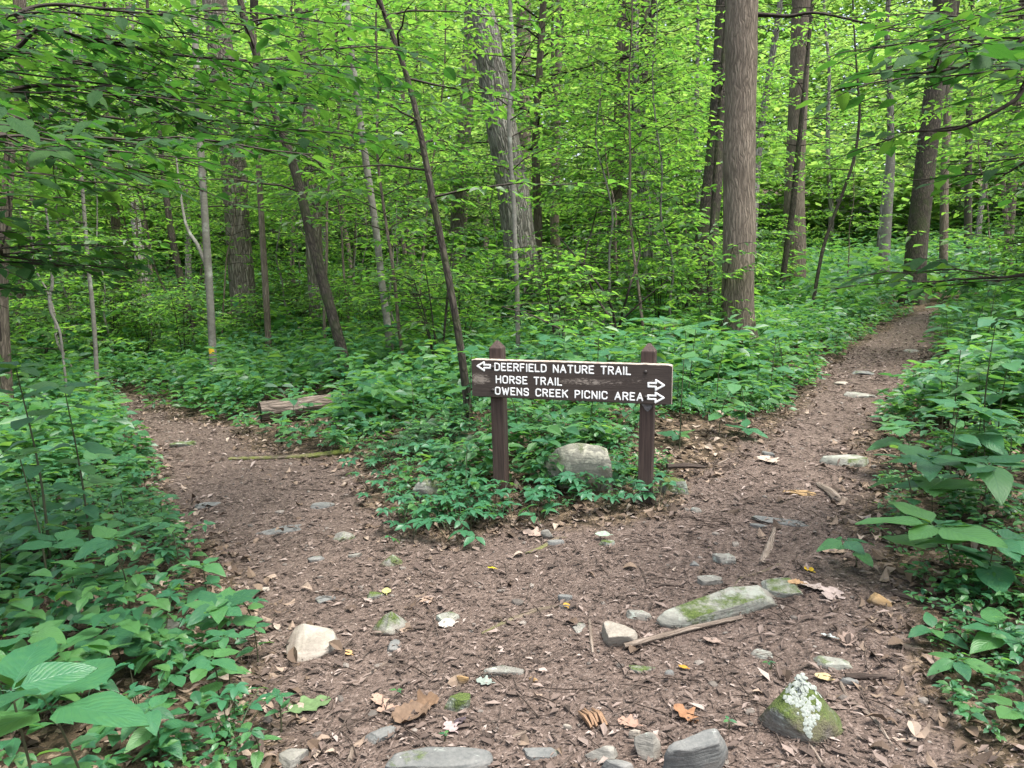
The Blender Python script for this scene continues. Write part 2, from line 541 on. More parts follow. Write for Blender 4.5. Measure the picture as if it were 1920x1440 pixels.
def ground_mat():
    m, nt, out = new_mat("forest_floor"); N = NT(nt)
    tc = N.n("ShaderNodeTexCoord"); ob = tc.outputs["Object"]
    at = N.n("ShaderNodeAttribute", attribute_name="path").outputs["Fac"]
    n1, nc = N.noise(ob, 1.3, 5, .6)
    n2, _ = N.noise(ob, 9.0, 5, .65)
    n3, _ = N.noise(ob, 55.0, 4, .7)
    w = N.n("ShaderNodeVectorMath", operation='MULTIPLY_ADD')
    _, nc2 = N.noise(ob, 30.0, 2)
    N.set(w.inputs[0], nc2); w.inputs[1].default_value = (.02, .02, .02); N.set(w.inputs[2], ob)
    v = N.voro(w.outputs[0], 75.0); v2 = N.voro(w.outputs[0], 32.0)
    cell = N.sep(v.outputs["Color"])[0]; cell2 = N.sep(v2.outputs["Color"])[0]
    dirt = N.ramp(N.math('ADD', N.math('MULTIPLY', n2, .6), N.math('MULTIPLY', n1, .4)), [(.32, (.058, .043, .034)), (.5, (.110, .082, .066)), (.68, (.16, .121, .098))])
    flake = N.ramp(cell, [(0, (.060, .044, .036)), (.45, (.11, .082, .067)), (.8, (.155, .118, .098)), (1, (.22, .175, .148))])
    dirt = N.mix(.55, dirt, flake)
    lit = N.ramp(cell2, [(0, (.025, .018, .012)), (.4, (.065, .045, .030)), (.75, (.13, .09, .06)), (1, (.28, .21, .15))])
    lit = N.mix(N.math('MULTIPLY', n1, .5), lit, rgb(.03, .03, .015))
    edge = N.math('ADD', at, N.math('MULTIPLY', N.math('SUBTRACT', n2, .5), .6))
    pf = N.ramp(edge, [(.38, (0, 0, 0)), (.62, (1, 1, 1))])
    c = N.mix(pf, lit, dirt)
    hgt = N.math('ADD', N.math('MULTIPLY', cell, .5), N.math('ADD', N.math('MULTIPLY', n3, .8), N.math('MULTIPLY', v.outputs["Distance"], -.6)))
    nt.links.new(N.principled(c, .95, .15, N.bump(hgt, .9, .015)), out.inputs[0])
    return m

# ------------------------------------------------------------------ ground and trail
def build_ground():
    ths = np.concatenate([np.linspace(-180, -44, 40, endpoint=False), np.linspace(-44, 44, 400, endpoint=False), np.linspace(44, 180, 40, endpoint=False)])
    th = np.radians(ths); nt_ = len(th)
    rs = [0.9]
    while rs[-1] < 170: rs.append(rs[-1] * 1.0165)
    rs = np.array(rs); nr = len(rs)
    X = rs[:, None] * np.sin(th)[None]; Y = rs[:, None] * np.cos(th)[None]
    sd = path_sd(X, Y)
    Z = height(X, Y, sd)
    near = np.exp(-rs / 7.0)[:, None]
    Z = Z + near * (.018 * fbm(X * 14, Y * 14, 21, 3) + .010 * fbm(X * 45, Y * 45, 22, 2))
    wob = .35 * fbm(X * 2.3, Y * 2.3, 9, 3) + .18 * fbm(X * 9, Y * 9, 10, 2)
    pm = sd + wob
    V = np.stack([X, Y, Z], -1).reshape(-1, 3)
    c = np.array([[0, 0, h1(0, 0)]])
    i = np.arange(nr - 1)[:, None]; j = np.arange(nt_)[None]; j2 = (j + 1) % nt_
    Fq = np.stack([i * nt_ + j, i * nt_ + j2, (i + 1) * nt_ + j2, (i + 1) * nt_ + j], -1).reshape(-1, 4)[:, ::-1]
    fm = pm.reshape(-1)[Fq].mean(1) > 0
    mat = ground_mat()
    for name, sel, lab in (("ground", ~fm, None), ("dirt_trail", fm, None)):
        Fs = Fq[sel]
        used, inv = np.unique(Fs.ravel(), return_inverse=True)
        g = Geo(); g.add(V[used], inv.reshape(-1, 4))
        if name == "dirt_trail":
            k = np.arange(nt_); base = g.n
            ring = V[:nt_]
            g.add(np.vstack([ring, c]), np.stack([np.full(nt_, nt_), (k + 1) % nt_, k], -1))
        me = g.mesh(name, mat)
        a = me.attributes.new("path", 'FLOAT', 'POINT')
        vals = (sstep(-.35, .35, pm)).reshape(-1)[used]
        if name == "dirt_trail": vals = np.concatenate([vals, np.ones(nt_ + 1)])
        a.data.foreach_set("value", vals.astype(np.float32))
        link(name, me, kind="structure")


build_ground()

# ------------------------------------------------------------------ materials used below
M = {}
M['herb'] = leaf_mat("herb_leaf", [(.022, .092, .040), (.034, .128, .052), (.055, .160, .050), (.066, .165, .048), (.030, .13, .066)],
                     [(.09, .27, .06), (.13, .35, .06), (.19, .42, .06), (.22, .44, .06), (.12, .34, .08)], .40, .42, .5)
M['broad'] = leaf_mat("broad_leaf", [(.022, .090, .042), (.032, .122, .056), (.042, .150, .066), (.060, .170, .054), (.066, .165, .048)],
                      [(.08, .22, .05), (.11, .29, .05), (.14, .34, .05), (.18, .38, .05), (.21, .40, .05)], .34, .42, .45, veins=True, rnd='obj')
M['creeper'] = leaf_mat("creeper_leaf", [(.030, .125, .062), (.042, .150, .064)], [(.12, .3, .05), (.15, .33, .05)], .32, .42, .45, rnd='obj')
M['under'] = leaf_mat("understory_leaf", [(.040, .095, .030), (.055, .125, .038), (.075, .150, .042)],
                      [(.15, .39, .05), (.22, .48, .055), (.31, .55, .065)], .58, .45, .35)
M['shade'] = leaf_mat("shaded_leaf", [(.030, .080, .022), (.042, .10, .026), (.06, .13, .03)],
                      [(.10, .28, .035), (.15, .36, .04), (.22, .43, .045)], .52, .4, .5)  # darker twin of the understory leaf, with shade put into its colour
M['shade_big'] = leaf_mat("shaded_leaf_near", [(.018, .055, .018), (.028, .074, .022), (.045, .10, .03)],
                          [(.035, .13, .018), (.06, .19, .022), (.13, .29, .03)], .42, .6, .12, veins=True, rnd='obj')  # overhanging leaves: colour and translucency lowered to stand for shade
M['near_foliage'] = leaf_mat("shaded_near_foliage", [(.018, .055, .018), (.028, .074, .022), (.045, .10, .03)],
                          [(.035, .13, .018), (.06, .19, .022), (.13, .29, .03)], .42, .6, .12)  # same shade-darkened colours for the joined overhanging leaves
M['canopy'] = leaf_mat("canopy_leaf", [(.045, .105, .028), (.06, .135, .03), (.08, .155, .035)],
                       [(.18, .38, .07), (.26, .46, .08), (.36, .53, .11)], .58, .5, .3)
M['fern'] = leaf_mat("fern_leaf", [(.022, .065, .030), (.035, .085, .036)], [(.06, .18, .03), (.08, .22, .03)], .3, .5, .3)
M['bark_oak'] = bark_mat("ridged_bark", (.105, .088, .070), (.33, .29, .24), 26, 3.0, 1.0, lichen=(.20, .23, .17), lich_amt=.40, bd=.035)
M['bark_ash'] = bark_mat("pale_ridged_bark", (.11, .10, .085), (.38, .355, .315), 20, 2.2, 1.0, lichen=(.27, .30, .23), lich_amt=.42, bd=.05)
M['bark_brown'] = bark_mat("fine_brown_bark", (.115, .092, .070), (.29, .24, .185), 36, 3.5, .7, lichen=(.22, .24, .17), lich_amt=.33, bd=.02)
M['bark_dark'] = bark_mat("dark_bark", (.036, .030, .024), (.125, .105, .083), 36, 9, .8, moss=(.045, .06, .022), bd=.01)
M['bark_grey'] = bark_mat("smooth_grey_bark", (.17, .16, .135), (.36, .345, .30), 6, 14, .25, lichen=(.40, .42, .36), lich_amt=.46, bstr=.35, bd=.006)
M['twig'] = bark_mat("twig_bark", (.028, .023, .018), (.085, .07, .055), 30, 12, .5, bd=.004)
M['stem'] = new_mat("green_stem")[0]
_nt = M['stem'].node_tree; _N = NT(_nt)
_nt.links.new(_N.principled(rgb(.055, .06, .03), .7, .3), _nt.nodes["Material Output"].inputs[0])
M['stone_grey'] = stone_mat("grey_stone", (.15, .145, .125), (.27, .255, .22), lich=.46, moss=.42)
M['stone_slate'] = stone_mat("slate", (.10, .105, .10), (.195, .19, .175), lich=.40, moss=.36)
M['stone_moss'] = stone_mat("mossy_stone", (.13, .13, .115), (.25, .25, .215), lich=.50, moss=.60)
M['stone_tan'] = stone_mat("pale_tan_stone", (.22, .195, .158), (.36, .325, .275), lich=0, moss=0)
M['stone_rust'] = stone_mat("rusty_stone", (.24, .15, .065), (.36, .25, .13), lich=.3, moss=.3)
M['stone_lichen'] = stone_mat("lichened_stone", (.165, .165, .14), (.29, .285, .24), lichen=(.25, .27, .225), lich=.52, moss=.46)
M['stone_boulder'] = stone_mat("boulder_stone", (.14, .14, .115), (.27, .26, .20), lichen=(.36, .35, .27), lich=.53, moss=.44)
M['wood_grey'] = bark_mat("weathered_wood", (.14, .11, .085), (.40, .34, .28), 60, 3, .6, bd=.006)
M['wood_log'] = bark_mat("log_bark", (.085, .068, .055), (.25, .205, .165), 30, 4, .8, lichen=(.3, .3, .24), lich_amt=.4)
M['wood_moss'] = bark_mat("mossy_branch", (.10, .08, .055), (.26, .21, .16), 50, 4, .6, moss=(.13, .17, .02), bd=.008)
M['wood_dark'] = bark_mat("dark_dead_wood", (.040, .030, .024), (.13, .10, .08), 50, 4, .6, bd=.006)
M['wood_rot'] = bark_mat("rotten_wood", (.09, .050, .028), (.28, .18, .11), 50, 5, .8, bd=.01)

# ------------------------------------------------------------------ trail sign
SIGN_TL = EYE + ray(884.2, 673.0) * 4.93
SIGN_TR = EYE + ray(1260.2, 683.8) * 4.55
BX = unit(SIGN_TR - SIGN_TL); BW = float(np.linalg.norm(SIGN_TR - SIGN_TL))
BN = unit(np.cross(BX, [0, 0, 1.0])); BN = -BN if BN[1] > 0 else BN          # toward the camera
BZ = unit(np.cross(BX, -BN)); BZ = -BZ if BZ[2] < 0 else BZ
BH, BT = 0.238, 0.042


def board_uv(u, v):
    d = ray(u, v)
    t = np.dot(SIGN_TL - EYE, BN) / np.dot(d, BN)
    q = EYE + d * t - SIGN_TL
    return float(np.dot(q, BX)), float(np.dot(q, BZ))


def paint_mats():
    m, nt, out = new_mat("brown_sign_paint"); N = NT(nt)
    ob = N.n("ShaderNodeTexCoord").outputs["Object"]
    x, y, z = N.sep(ob)
    gr, _ = N.noise(N.mapping(ob, (2.5, 30, 60)), 3.0, 5, .65, .4)
    fine, _ = N.noise(N.mapping(ob, (14, 60, 220)), 2.0, 4, .7)
    c = N.ramp(gr, [(.3, (.030, .021, .017)), (.5, (.046, .034, .028)), (.72, (.064, .049, .041))])
    # worn patches where the paint has gone: one under the left arrow, one along the middle
    def patch(cx, cz, rx, rz):
        dx = N.math('DIVIDE', N.math('SUBTRACT', x, cx), rx); dz = N.math('DIVIDE', N.math('SUBTRACT', z, cz), rz)
        return N.math('SUBTRACT', 1.0, N.math('ADD', N.math('MULTIPLY', dx, dx), N.math('MULTIPLY', dz, dz)), clamp=True)
    mk = N.math('MAXIMUM', patch(.055, -.125, .09, .05), N.math('MULTIPLY', patch(.74, -.118, .30, .030), .8))
    mk = N.math('MAXIMUM', mk, N.math('MULTIPLY', patch(1.05, -.10, .16, .03), .45))
    sc, _ = N.noise(N.mapping(ob, (22, 1, 75), (0, .25, 0)), 1.6, 6, .75, .8)
    sf = N.math('MULTIPLY', N.math('SUBTRACT', N.math('ADD', sc, N.math('MULTIPLY', mk, .30)), .66), 8.0, clamp=True)
    c = N.mix(N.math('MULTIPLY', sf, .75), c, rgb(.33, .28, .235))
    nt.links.new(N.principled(c, .62, .35, N.bump(N.math('ADD', gr, N.math('MULTIPLY', fine, .5)), .45, .003)), out.inputs[0])
    m2, nt, out = new_mat("bare_weathered_edge"); N = NT(nt)
    ob = N.n("ShaderNodeTexCoord").outputs["Object"]
    a, _ = N.noise(N.mapping(ob, (9, 40, 40)), 3, 5, .7)
    c = N.ramp(a, [(.3, (.13, .095, .075)), (.5, (.34, .29, .245)), (.75, (.52, .46, .40))])
    nt.links.new(N.principled(c, .85, .2, N.bump(a, .6, .004)), out.inputs[0])
    m3, nt, out = new_mat("white_letter_paint"); N = NT(nt)
    ob = N.n("ShaderNodeTexCoord").outputs["Object"]
    a, _ = N.noise(ob, 60, 4, .7)
    c = N.ramp(a, [(.25, (.55, .54, .50)), (.42, (.80, .80, .78))])
    nt.links.new(N.principled(c, .55, .3), out.inputs[0])
    m4, nt, out = new_mat("brown_post_paint"); N = NT(nt)
    ob = N.n("ShaderNodeTexCoord").outputs["Object"]
    gr, _ = N.noise(N.mapping(ob, (55, 55, 2.2)), 2.0, 5, .65, .3)
    big, _ = N.noise(ob, 3.5, 4, .6)
    c = N.ramp(gr, [(.3, (.026, .017, .014)), (.5, (.052, .034, .028)), (.72, (.085, .058, .048))])
    zz = N.sep(ob)[2]
    mossy = N.math('MULTIPLY', N.math('SUBTRACT', N.math('ADD', big, N.math('MULTIPLY', N.math('SUBTRACT', .45, zz, clamp=True), .5)), .62), 5.0, clamp=True)
    c = N.mix(N.math('MULTIPLY', mossy, .45), c, rgb(.075, .068, .045))
    nt.links.new(N.principled(c, .72, .3, N.bump(gr, .6, .004)), out.inputs[0])
    m5, nt, out = new_mat("rusty_bolt_steel"); N = NT(nt)
    nt.links.new(N.principled(rgb(.022, .016, .013), .5, .5), out.inputs[0])
    m6, nt, out = new_mat("torn_grey_tape"); N = NT(nt)
    a, _ = N.noise(N.n("ShaderNodeTexCoord").outputs["Object"], 50, 4, .7)
    nt.links.new(N.principled(N.ramp(a, [(.3, (.05, .045, .045)), (.7, (.20, .19, .19))]), .4, .4, N.bump(a, .7, .006)), out.inputs[0])
    return m, m2, m3, m4, m5, m6


P_BOARD, P_EDGE, P_WHITE, P_POST, P_BOLT, P_TAPE = paint_mats()

GLYPH = {
    'A': (.62, [[(0, 0), (.5, 1), (1, 0)], [(.18, .32), (.82, .32)]]),
    'C': (.56, [[(1, .78), (.92, .93), (.7, 1), (.3, 1), (.08, .92), (0, .75), (0, .25), (.08, .08), (.3, 0), (.7, 0), (.92, .07), (1, .22)]]),
    'D': (.56, [[(0, 0), (0, 1), (.55, 1), (.88, .9), (1, .72), (1, .28), (.88, .1), (.55, 0), (0, 0)]]),
    'E': (.48, [[(1, 1), (0, 1), (0, 0), (1, 0)], [(0, .52), (.82, .52)]]),
    'F': (.46, [[(1, 1), (0, 1), (0, 0)], [(0, .52), (.82, .52)]]),
    'H': (.56, [[(0, 0), (0, 1)], [(1, 0), (1, 1)], [(0, .52), (1, .52)]]),
    'I': (.02, [[(.5, 0), (.5, 1)]]),
    'K': (.56, [[(0, 0), (0, 1)], [(1, 1), (0, .42)], [(.34, .62), (1, 0)]]),
    'L': (.44, [[(0, 1), (0, 0), (1, 0)]]),
    'N': (.56, [[(0, 0), (0, 1), (1, 0), (1, 1)]]),
    'O': (.58, [[(.3, 1), (.7, 1), (.92, .92), (1, .75), (1, .25), (.92, .08), (.7, 0), (.3, 0), (.08, .08), (0, .25), (0, .75), (.08, .92), (.3, 1)]]),
    'P': (.52, [[(0, 0), (0, 1), (.6, 1), (.92, .92), (1, .74), (.92, .56), (.6, .47), (0, .47)]]),
    'R': (.54, [[(0, 0), (0, 1), (.6, 1), (.92, .92), (1, .76), (.92, .58), (.6, .5), (0, .5)], [(.5, .5), (1, 0)]]),
    'S': (.54, [[(1, .8), (.9, .94), (.68, 1), (.3, 1), (.08, .92), (0, .76), (.08, .61), (.3, .54), (.7, .47), (.92, .4), (1, .25), (.92, .08), (.7, 0), (.3, 0), (.08, .07), (0, .2)]]),
    'T': (.56, [[(0, 1), (1, 1)], [(.5, 1), (.5, 0)]]),
    'U': (.56, [[(0, 1), (0, .25), (.08, .08), (.3, 0), (.7, 0), (.92, .08), (1, .25), (1, 1)]]),
    'W': (.80, [[(0, 1), (.26, 0), (.5, .85), (.74, 0), (1, 1)]]),
}


def capsule_strokes(g, polys, r):
    """rounded strokes in the x-z plane, shallow in y, each segment a capsule"""
    for poly in polys:
        for (x0, z0), (x1, z1) in zip(poly[:-1], poly[1:]):
            a = np.array([x0, 0, z0]); b = np.array([x1, 0, z1]); t = unit(b - a)
            fr = np.array([-.98, -.75, -.35])
            P = np.vstack([[a + t * r * f for f in fr], a, b, [b - t * r * f for f in fr[::-1]]])
            rr = np.array([*np.sqrt(1 - fr ** 2), 1, 1, *np.sqrt(1 - fr[::-1] ** 2)]) * r
            k = g.n
            tube(g, P, rr, 8)
            g.V[-1][:, 1] *= .22


def build_sign():
    lb = ground_hit(943, 966); rb = ground_hit(1208, 971)
    base = (SIGN_TL + SIGN_TR) / 2 - BN * .07; base[2] = h1(base[0], base[1])
    t = thing("trail_sign", "brown wooden trail sign with white routed lettering on two square posts", "sign", base)
    base = np.array(base)
    # board
    rng = np.random.default_rng(4)
    n = 60
    prof = np.array([(.004, 0), (0, .004), (0, BH - .005), (.004, BH), (BT - .004, BH), (BT, BH - .004), (BT, .004), (BT - .004, 0)])
    g = Geo(); xs = np.linspace(0, BW, n + 1); pv = []
    for i, x in enumerate(xs):
        q = prof.copy()
        up = q[:, 1] > BH / 2
        q[up, 1] += (.0022 * (rng.random() - .5) + .003 * fbm(np.array([x * 9]), np.array([1.0]), 2)[0] - (.006 if i in (0, n) else 0))
        q[~up, 1] += .002 * (rng.random() - .5) + (.004 if i in (0, n) else 0)
        pv.append(np.stack([np.full(8, x + (.002 * (rng.random(8) - .5) if i in (0, n) else 0)), q[:, 0], q[:, 1] - BH], -1))
    V = np.concatenate(pv)
    for k in range(8):
        i = np.arange(n); k2 = (k + 1) % 8
        Fq = np.stack([i * 8 + k, (i + 1) * 8 + k, (i + 1) * 8 + k2, i * 8 + k2], -1)
        if k == 0: g.add(V, Fq, None, 0)
        else: g.more(Fq, None, 1 if k in (2, 3, 4) else 0)
    for e in (0, n):
        f = np.array([[e * 8, e * 8 + a, e * 8 + a + 1] for a in range(1, 7)])
        g.more(f if e else f[:, ::-1], None, 1 if e else 0)
    me = g.mesh("board", [P_BOARD, P_EDGE], smooth=False)
    board = link("board", me, t)
    Mx = Matrix(((BX[0], -BN[0], BZ[0], SIGN_TL[0] - base[0]), (BX[1], -BN[1], BZ[1], SIGN_TL[1] - base[1]), (BX[2], -BN[2], BZ[2], SIGN_TL[2] - base[2]), (0, 0, 0, 1)))
    board.matrix_basis = Mx
    # letters
    cache = {}
    def line(text, bl, tl, br, gapk=.30, spk=.62):
        x0, z0 = board_uv(*bl); _, zt = board_uv(*tl); x1, z1 = board_uv(*br)
        Hc = zt - z0
        adv = sum((GLYPH[c][0] if c != ' ' else 0) for c in text)
        wid = [(GLYPH[c][0] if c != ' ' else 0) for c in text]
        ng = len(text) - 1; nsp = text.count(' ')
        span = (x1 - x0) / Hc
        # letter gap and word gap share what the glyphs leave
        gap = (span - adv) / (ng + nsp * 1.1)
        x = 0.0
        r = .089 * Hc
        for c, w in zip(text, wid):
            if c == ' ':
                x += gap * 2.1; continue
            g = Geo()
            capsule_strokes(g, [[(px * w * Hc, r + pz * (Hc - 2 * r)) for px, pz in s] for s in GLYPH[c][1]], r)
            me = g.mesh("letter", P_WHITE)
            o = link("letter", me, board)
            o.location = (x0 + x * Hc, -.0005, z0 + (z1 - z0) * x / span)
            o.rotation_euler = (0, float(rng.normal(0, .008)), 0)
            x += w + gap
    line("DEERFIELD NATURE TRAIL", (928.0, 695.6), (928.0, 680.2), (1181.5, 703.8))
    line("HORSE TRAIL", (930.6, 718.9), (930.6, 703.8), (1052.6, 723.8))
    line("OWENS CREEK PICNIC AREA", (929.0, 740.3), (929.0, 725.2), (1204.6, 752.4))
    for (xa, ya, xb, yb, flip) in ((895.2, 679.4, 919.0, 694.4, True), (1215.6, 713.4, 1245.2, 730.6, False), (1214.9, 737.0, 1244.4, 754.0, False)):
        ax, az = board_uv(xa, yb); bx_, bz = board_uv(xb, ya)
        w, hh = bx_ - ax, bz - az
        pts = [(0, .32), (0, .68), (.48, .68), (.48, 1.0), (1, .5), (.48, 0), (.48, .32), (0, .32)]
        if flip: pts = [(1 - a, b) for a, b in pts]
        g = Geo(); capsule_strokes(g, [[(a * w, b * hh) for a, b in pts]], .0060)
        o = link("arrow", g.mesh("arrow", P_WHITE), board); o.location = (ax, -.0005, az)
    # bolts
    g = Geo()
    fr = np.linspace(0, math.pi / 2, 6)
    P = np.array([[0, -.008 * math.sin(a), 0] for a in fr]); tube(g, P, np.maximum(.012 * np.cos(fr), .0005), 12)
    bm_ = g.mesh("bolt", P_BOLT)
    for (u, v) in ((923.6, 688.4), (1210.6, 697.6), (923.8, 731.6), (1210.4, 745.0)):
        x, z = board_uv(u, v); o = link("bolt", bm_, board); o.location = (x, 0, z)
    # posts
    S = .0415
    for (ut, vt, ub, vb, name) in ((932.0, 637.5, 944.0, 966, 0), (1217.5, 642.5, 1208.5, 971, 1)):
        x, z = board_uv(ut, vt + 40)
        top = SIGN_TL + BX * x + BZ * z - BN * (BT + S + .003)
        zt = at_depth(ut, vt, top[1])[2]
        top = np.array([at_depth(ut, vt, top[1])[0], top[1], zt])
        bot = at_depth(ub, vb, top[1]); bot = np.array([bot[0], top[1], bot[2] - .25])
        ax = unit(top - bot); xx = unit(BX - ax * np.dot(BX, ax)); yy = np.cross(ax, xx)
        L = np.linalg.norm(top - bot)
        g = Geo()
        zs = np.concatenate([np.linspace(0, L - .052, 16), [L - .046]])
        ch = .004
        ring = np.array([(-S + ch, -S), (-.012, -S), (-.008, -S + .004), (-.004, -S), (S - ch, -S), (S, -S + ch), (S, -.006), (S - .006, 0), (S, .006), (S, S - ch), (S - ch, S), (-S + ch, S), (-S, S - ch), (-S, -S + ch)])
        ring = np.array([(-S + ch, -S), (S - ch, -S), (S, -S + ch), (S, .010), (S - .005, .013), (S, .016), (S, S - ch), (S - ch, S), (-S + ch, S), (-S, S - ch), (-S, -S + ch)])
        m = len(ring); V = []
        for i, zq in enumerate(zs):
            sc = 1.0 if i < len(zs) - 1 else .965
            V.append(np.concatenate([ring * sc, np.full((m, 1), zq)], 1))
        for sc, zq in ((.20, L - .004),): V.append(np.concatenate([ring * sc, np.full((m, 1), zq)], 1))
        nr = len(V); V = np.concatenate(V)
        i = np.arange(nr - 1)[:, None]; j = np.arange(m)[None]; j2 = (j + 1) % m
        g.add(V, np.stack([i * m + j, i * m + j2, (i + 1) * m + j2, (i + 1) * m + j], -1).reshape(-1, 4))
        e = (nr - 1) * m
        g.more(np.array([[e, e + a, e + a + 1] for a in range(1, m - 1)]))
        o = link("post", g.mesh("post", P_POST, smooth=False), t)
        rb_ = bot - base
        o.matrix_basis = Matrix(((xx[0], yy[0], ax[0], rb_[0]), (xx[1], yy[1], ax[1], rb_[1]), (xx[2], yy[2], ax[2], rb_[2]), (0, 0, 0, 1)))
        if name == 1:      # torn tape under the board on the right post
            g = Geo()
            k = 14; xs = np.linspace(-S - .002, S + .008, k)
            rows = []
            for r_ in range(6):
                f = r_ / 5
                yv = -S - .0025 - .006 * rng.random(k) * (f > .3) - .004 * f
                rows.append(np.stack([xs + .004 * rng.normal(size=k) * f, yv, L - .335 - f * (.045 + .025 * np.sin(xs * 70 + 1)) + .004 * rng.normal(size=k) * f], -1))
            V = np.array(rows).reshape(-1, 3)
            i = np.arange(5)[:, None]; j = np.arange(k - 1)[None]
            g.add(V, np.stack([i * k + j, i * k + j + 1, (i + 1) * k + j + 1, (i + 1) * k + j], -1).reshape(-1, 4))
            link("tape", g.mesh("tape", P_TAPE), o, label="torn grey tape wrapped round the post")


build_sign()

# ------------------------------------------------------------------ stones
import bmesh


def ico(sub):
    bm = bmesh.new(); bmesh.ops.create_icosphere(bm, subdivisions=sub, radius=1.0)
    V = np.array([v.co[:] for v in bm.verts]); Fc = np.array([[v.index for v in f.verts] for f in bm.faces]); bm.free()
    return V, Fc


ICO = {3: ico(3), 4: ico(4), 5: ico(5)}


def n3(P, s, k):
    return (fbm(P[:, 0] * k + 3, P[:, 1] * k, s, 3) + fbm(P[:, 1] * k, P[:, 2] * k + 7, s + 5, 3) + fbm(P[:, 2] * k, P[:, 0] * k + 1, s + 9, 3)) / 1.5


def rock_mesh(seed, sx, sy, sz, mat, cuts=10, rough=.07, sub=4, form='block', name="stone"):
    rng = np.random.default_rng(seed)
    V, Fc = ICO[sub]; V = V.copy()
    V = V * np.array([1.25, 1.25, 1.25])
    planes = []
    if form in ('slab', 'block'):
        planes += [((0, 0, 1), .62), ((0, 0, -1), .8)]
    if form == 'pyramid':
        for k in range(5):
            a = 2 * math.pi * k / 5 + rng.uniform(-.3, .3)
            planes.append(((math.cos(a) * .85, math.sin(a) * .85, .55), rng.uniform(.50, .68)))
    for k in range(cuts):
        a = rng.uniform(0, 2 * math.pi); zz = rng.uniform(-.25, .45) if form != 'round' else rng.uniform(-.8, .8)
        q = math.sqrt(1 - zz * zz)
        planes.append(((math.cos(a) * q, math.sin(a) * q, zz), rng.uniform(.66, .92)))
    for nrm, dd in planes:
        nv = unit(np.array(nrm, float) + rng.normal(0, .06, 3))
        e = V @ nv - dd
        V = V - np.maximum(e, 0)[:, None] * nv * .97
    V = V + unit(V) * (n3(V, seed, 1.7) * rough * 2.2 + n3(V, seed + 3, 6.0) * rough * .8)[:, None]
    V = V + np.array([0, 0, 1.0]) * (np.sin(V[:, 2] * 14 + V[:, 0] * 2) * .008 * (1 if form == 'slab' else 0))[:, None]
    hi = np.abs(V).max(0)
    V = V / hi * np.array([sx, sy, sz])
    g = Geo(); g.add(V, Fc)
    return g.mesh(name, mat)


_rs = [0]


def stone(u, v, w, h, thick, mat, label, form='block', yaw=None, bury=.35, cat="stone", name="stone", tilt=(0, 0), group=None, rough=.07, cuts=10):
    """a stone whose outline is about w x h pixels round (u, v); thick is its whole height in metres"""
    _rs[0] += 1
    rng = np.random.default_rng(500 + _rs[0])
    vis = thick * (1 - bury)
    p0 = ground_hit(u, v)
    D = np.linalg.norm(p0 - EYE); s = (EYE[2] - p0[2]) / D; c = math.sqrt(1 - s * s)
    pxm = D / F * 1.02
    p = ground_hit(u, v + vis * c / pxm * .45)
    W = w * pxm / 2
    dep = max((h * pxm - vis * c) / s, .35 * w * pxm) / 2
    dep = min(dep, 1.3 * W) if form != 'strip' else dep
    sub = 4 if w > 40 else 3
    me = rock_mesh(900 + _rs[0], W, dep, thick / 2, mat, cuts, rough, sub, 'slab' if form == 'strip' else form, name)
    o = link(name, me, None, label=label, category=cat, group=group)
    view = math.atan2(p[0], p[1])
    o.rotation_euler = (tilt[0], tilt[1], -view + (yaw if yaw is not None else rng.uniform(-.15, .15)))
    o.location = (p[0], p[1], p[2] + thick * (.5 - bury - (.06 if bury > 0 else 0)))
    return o


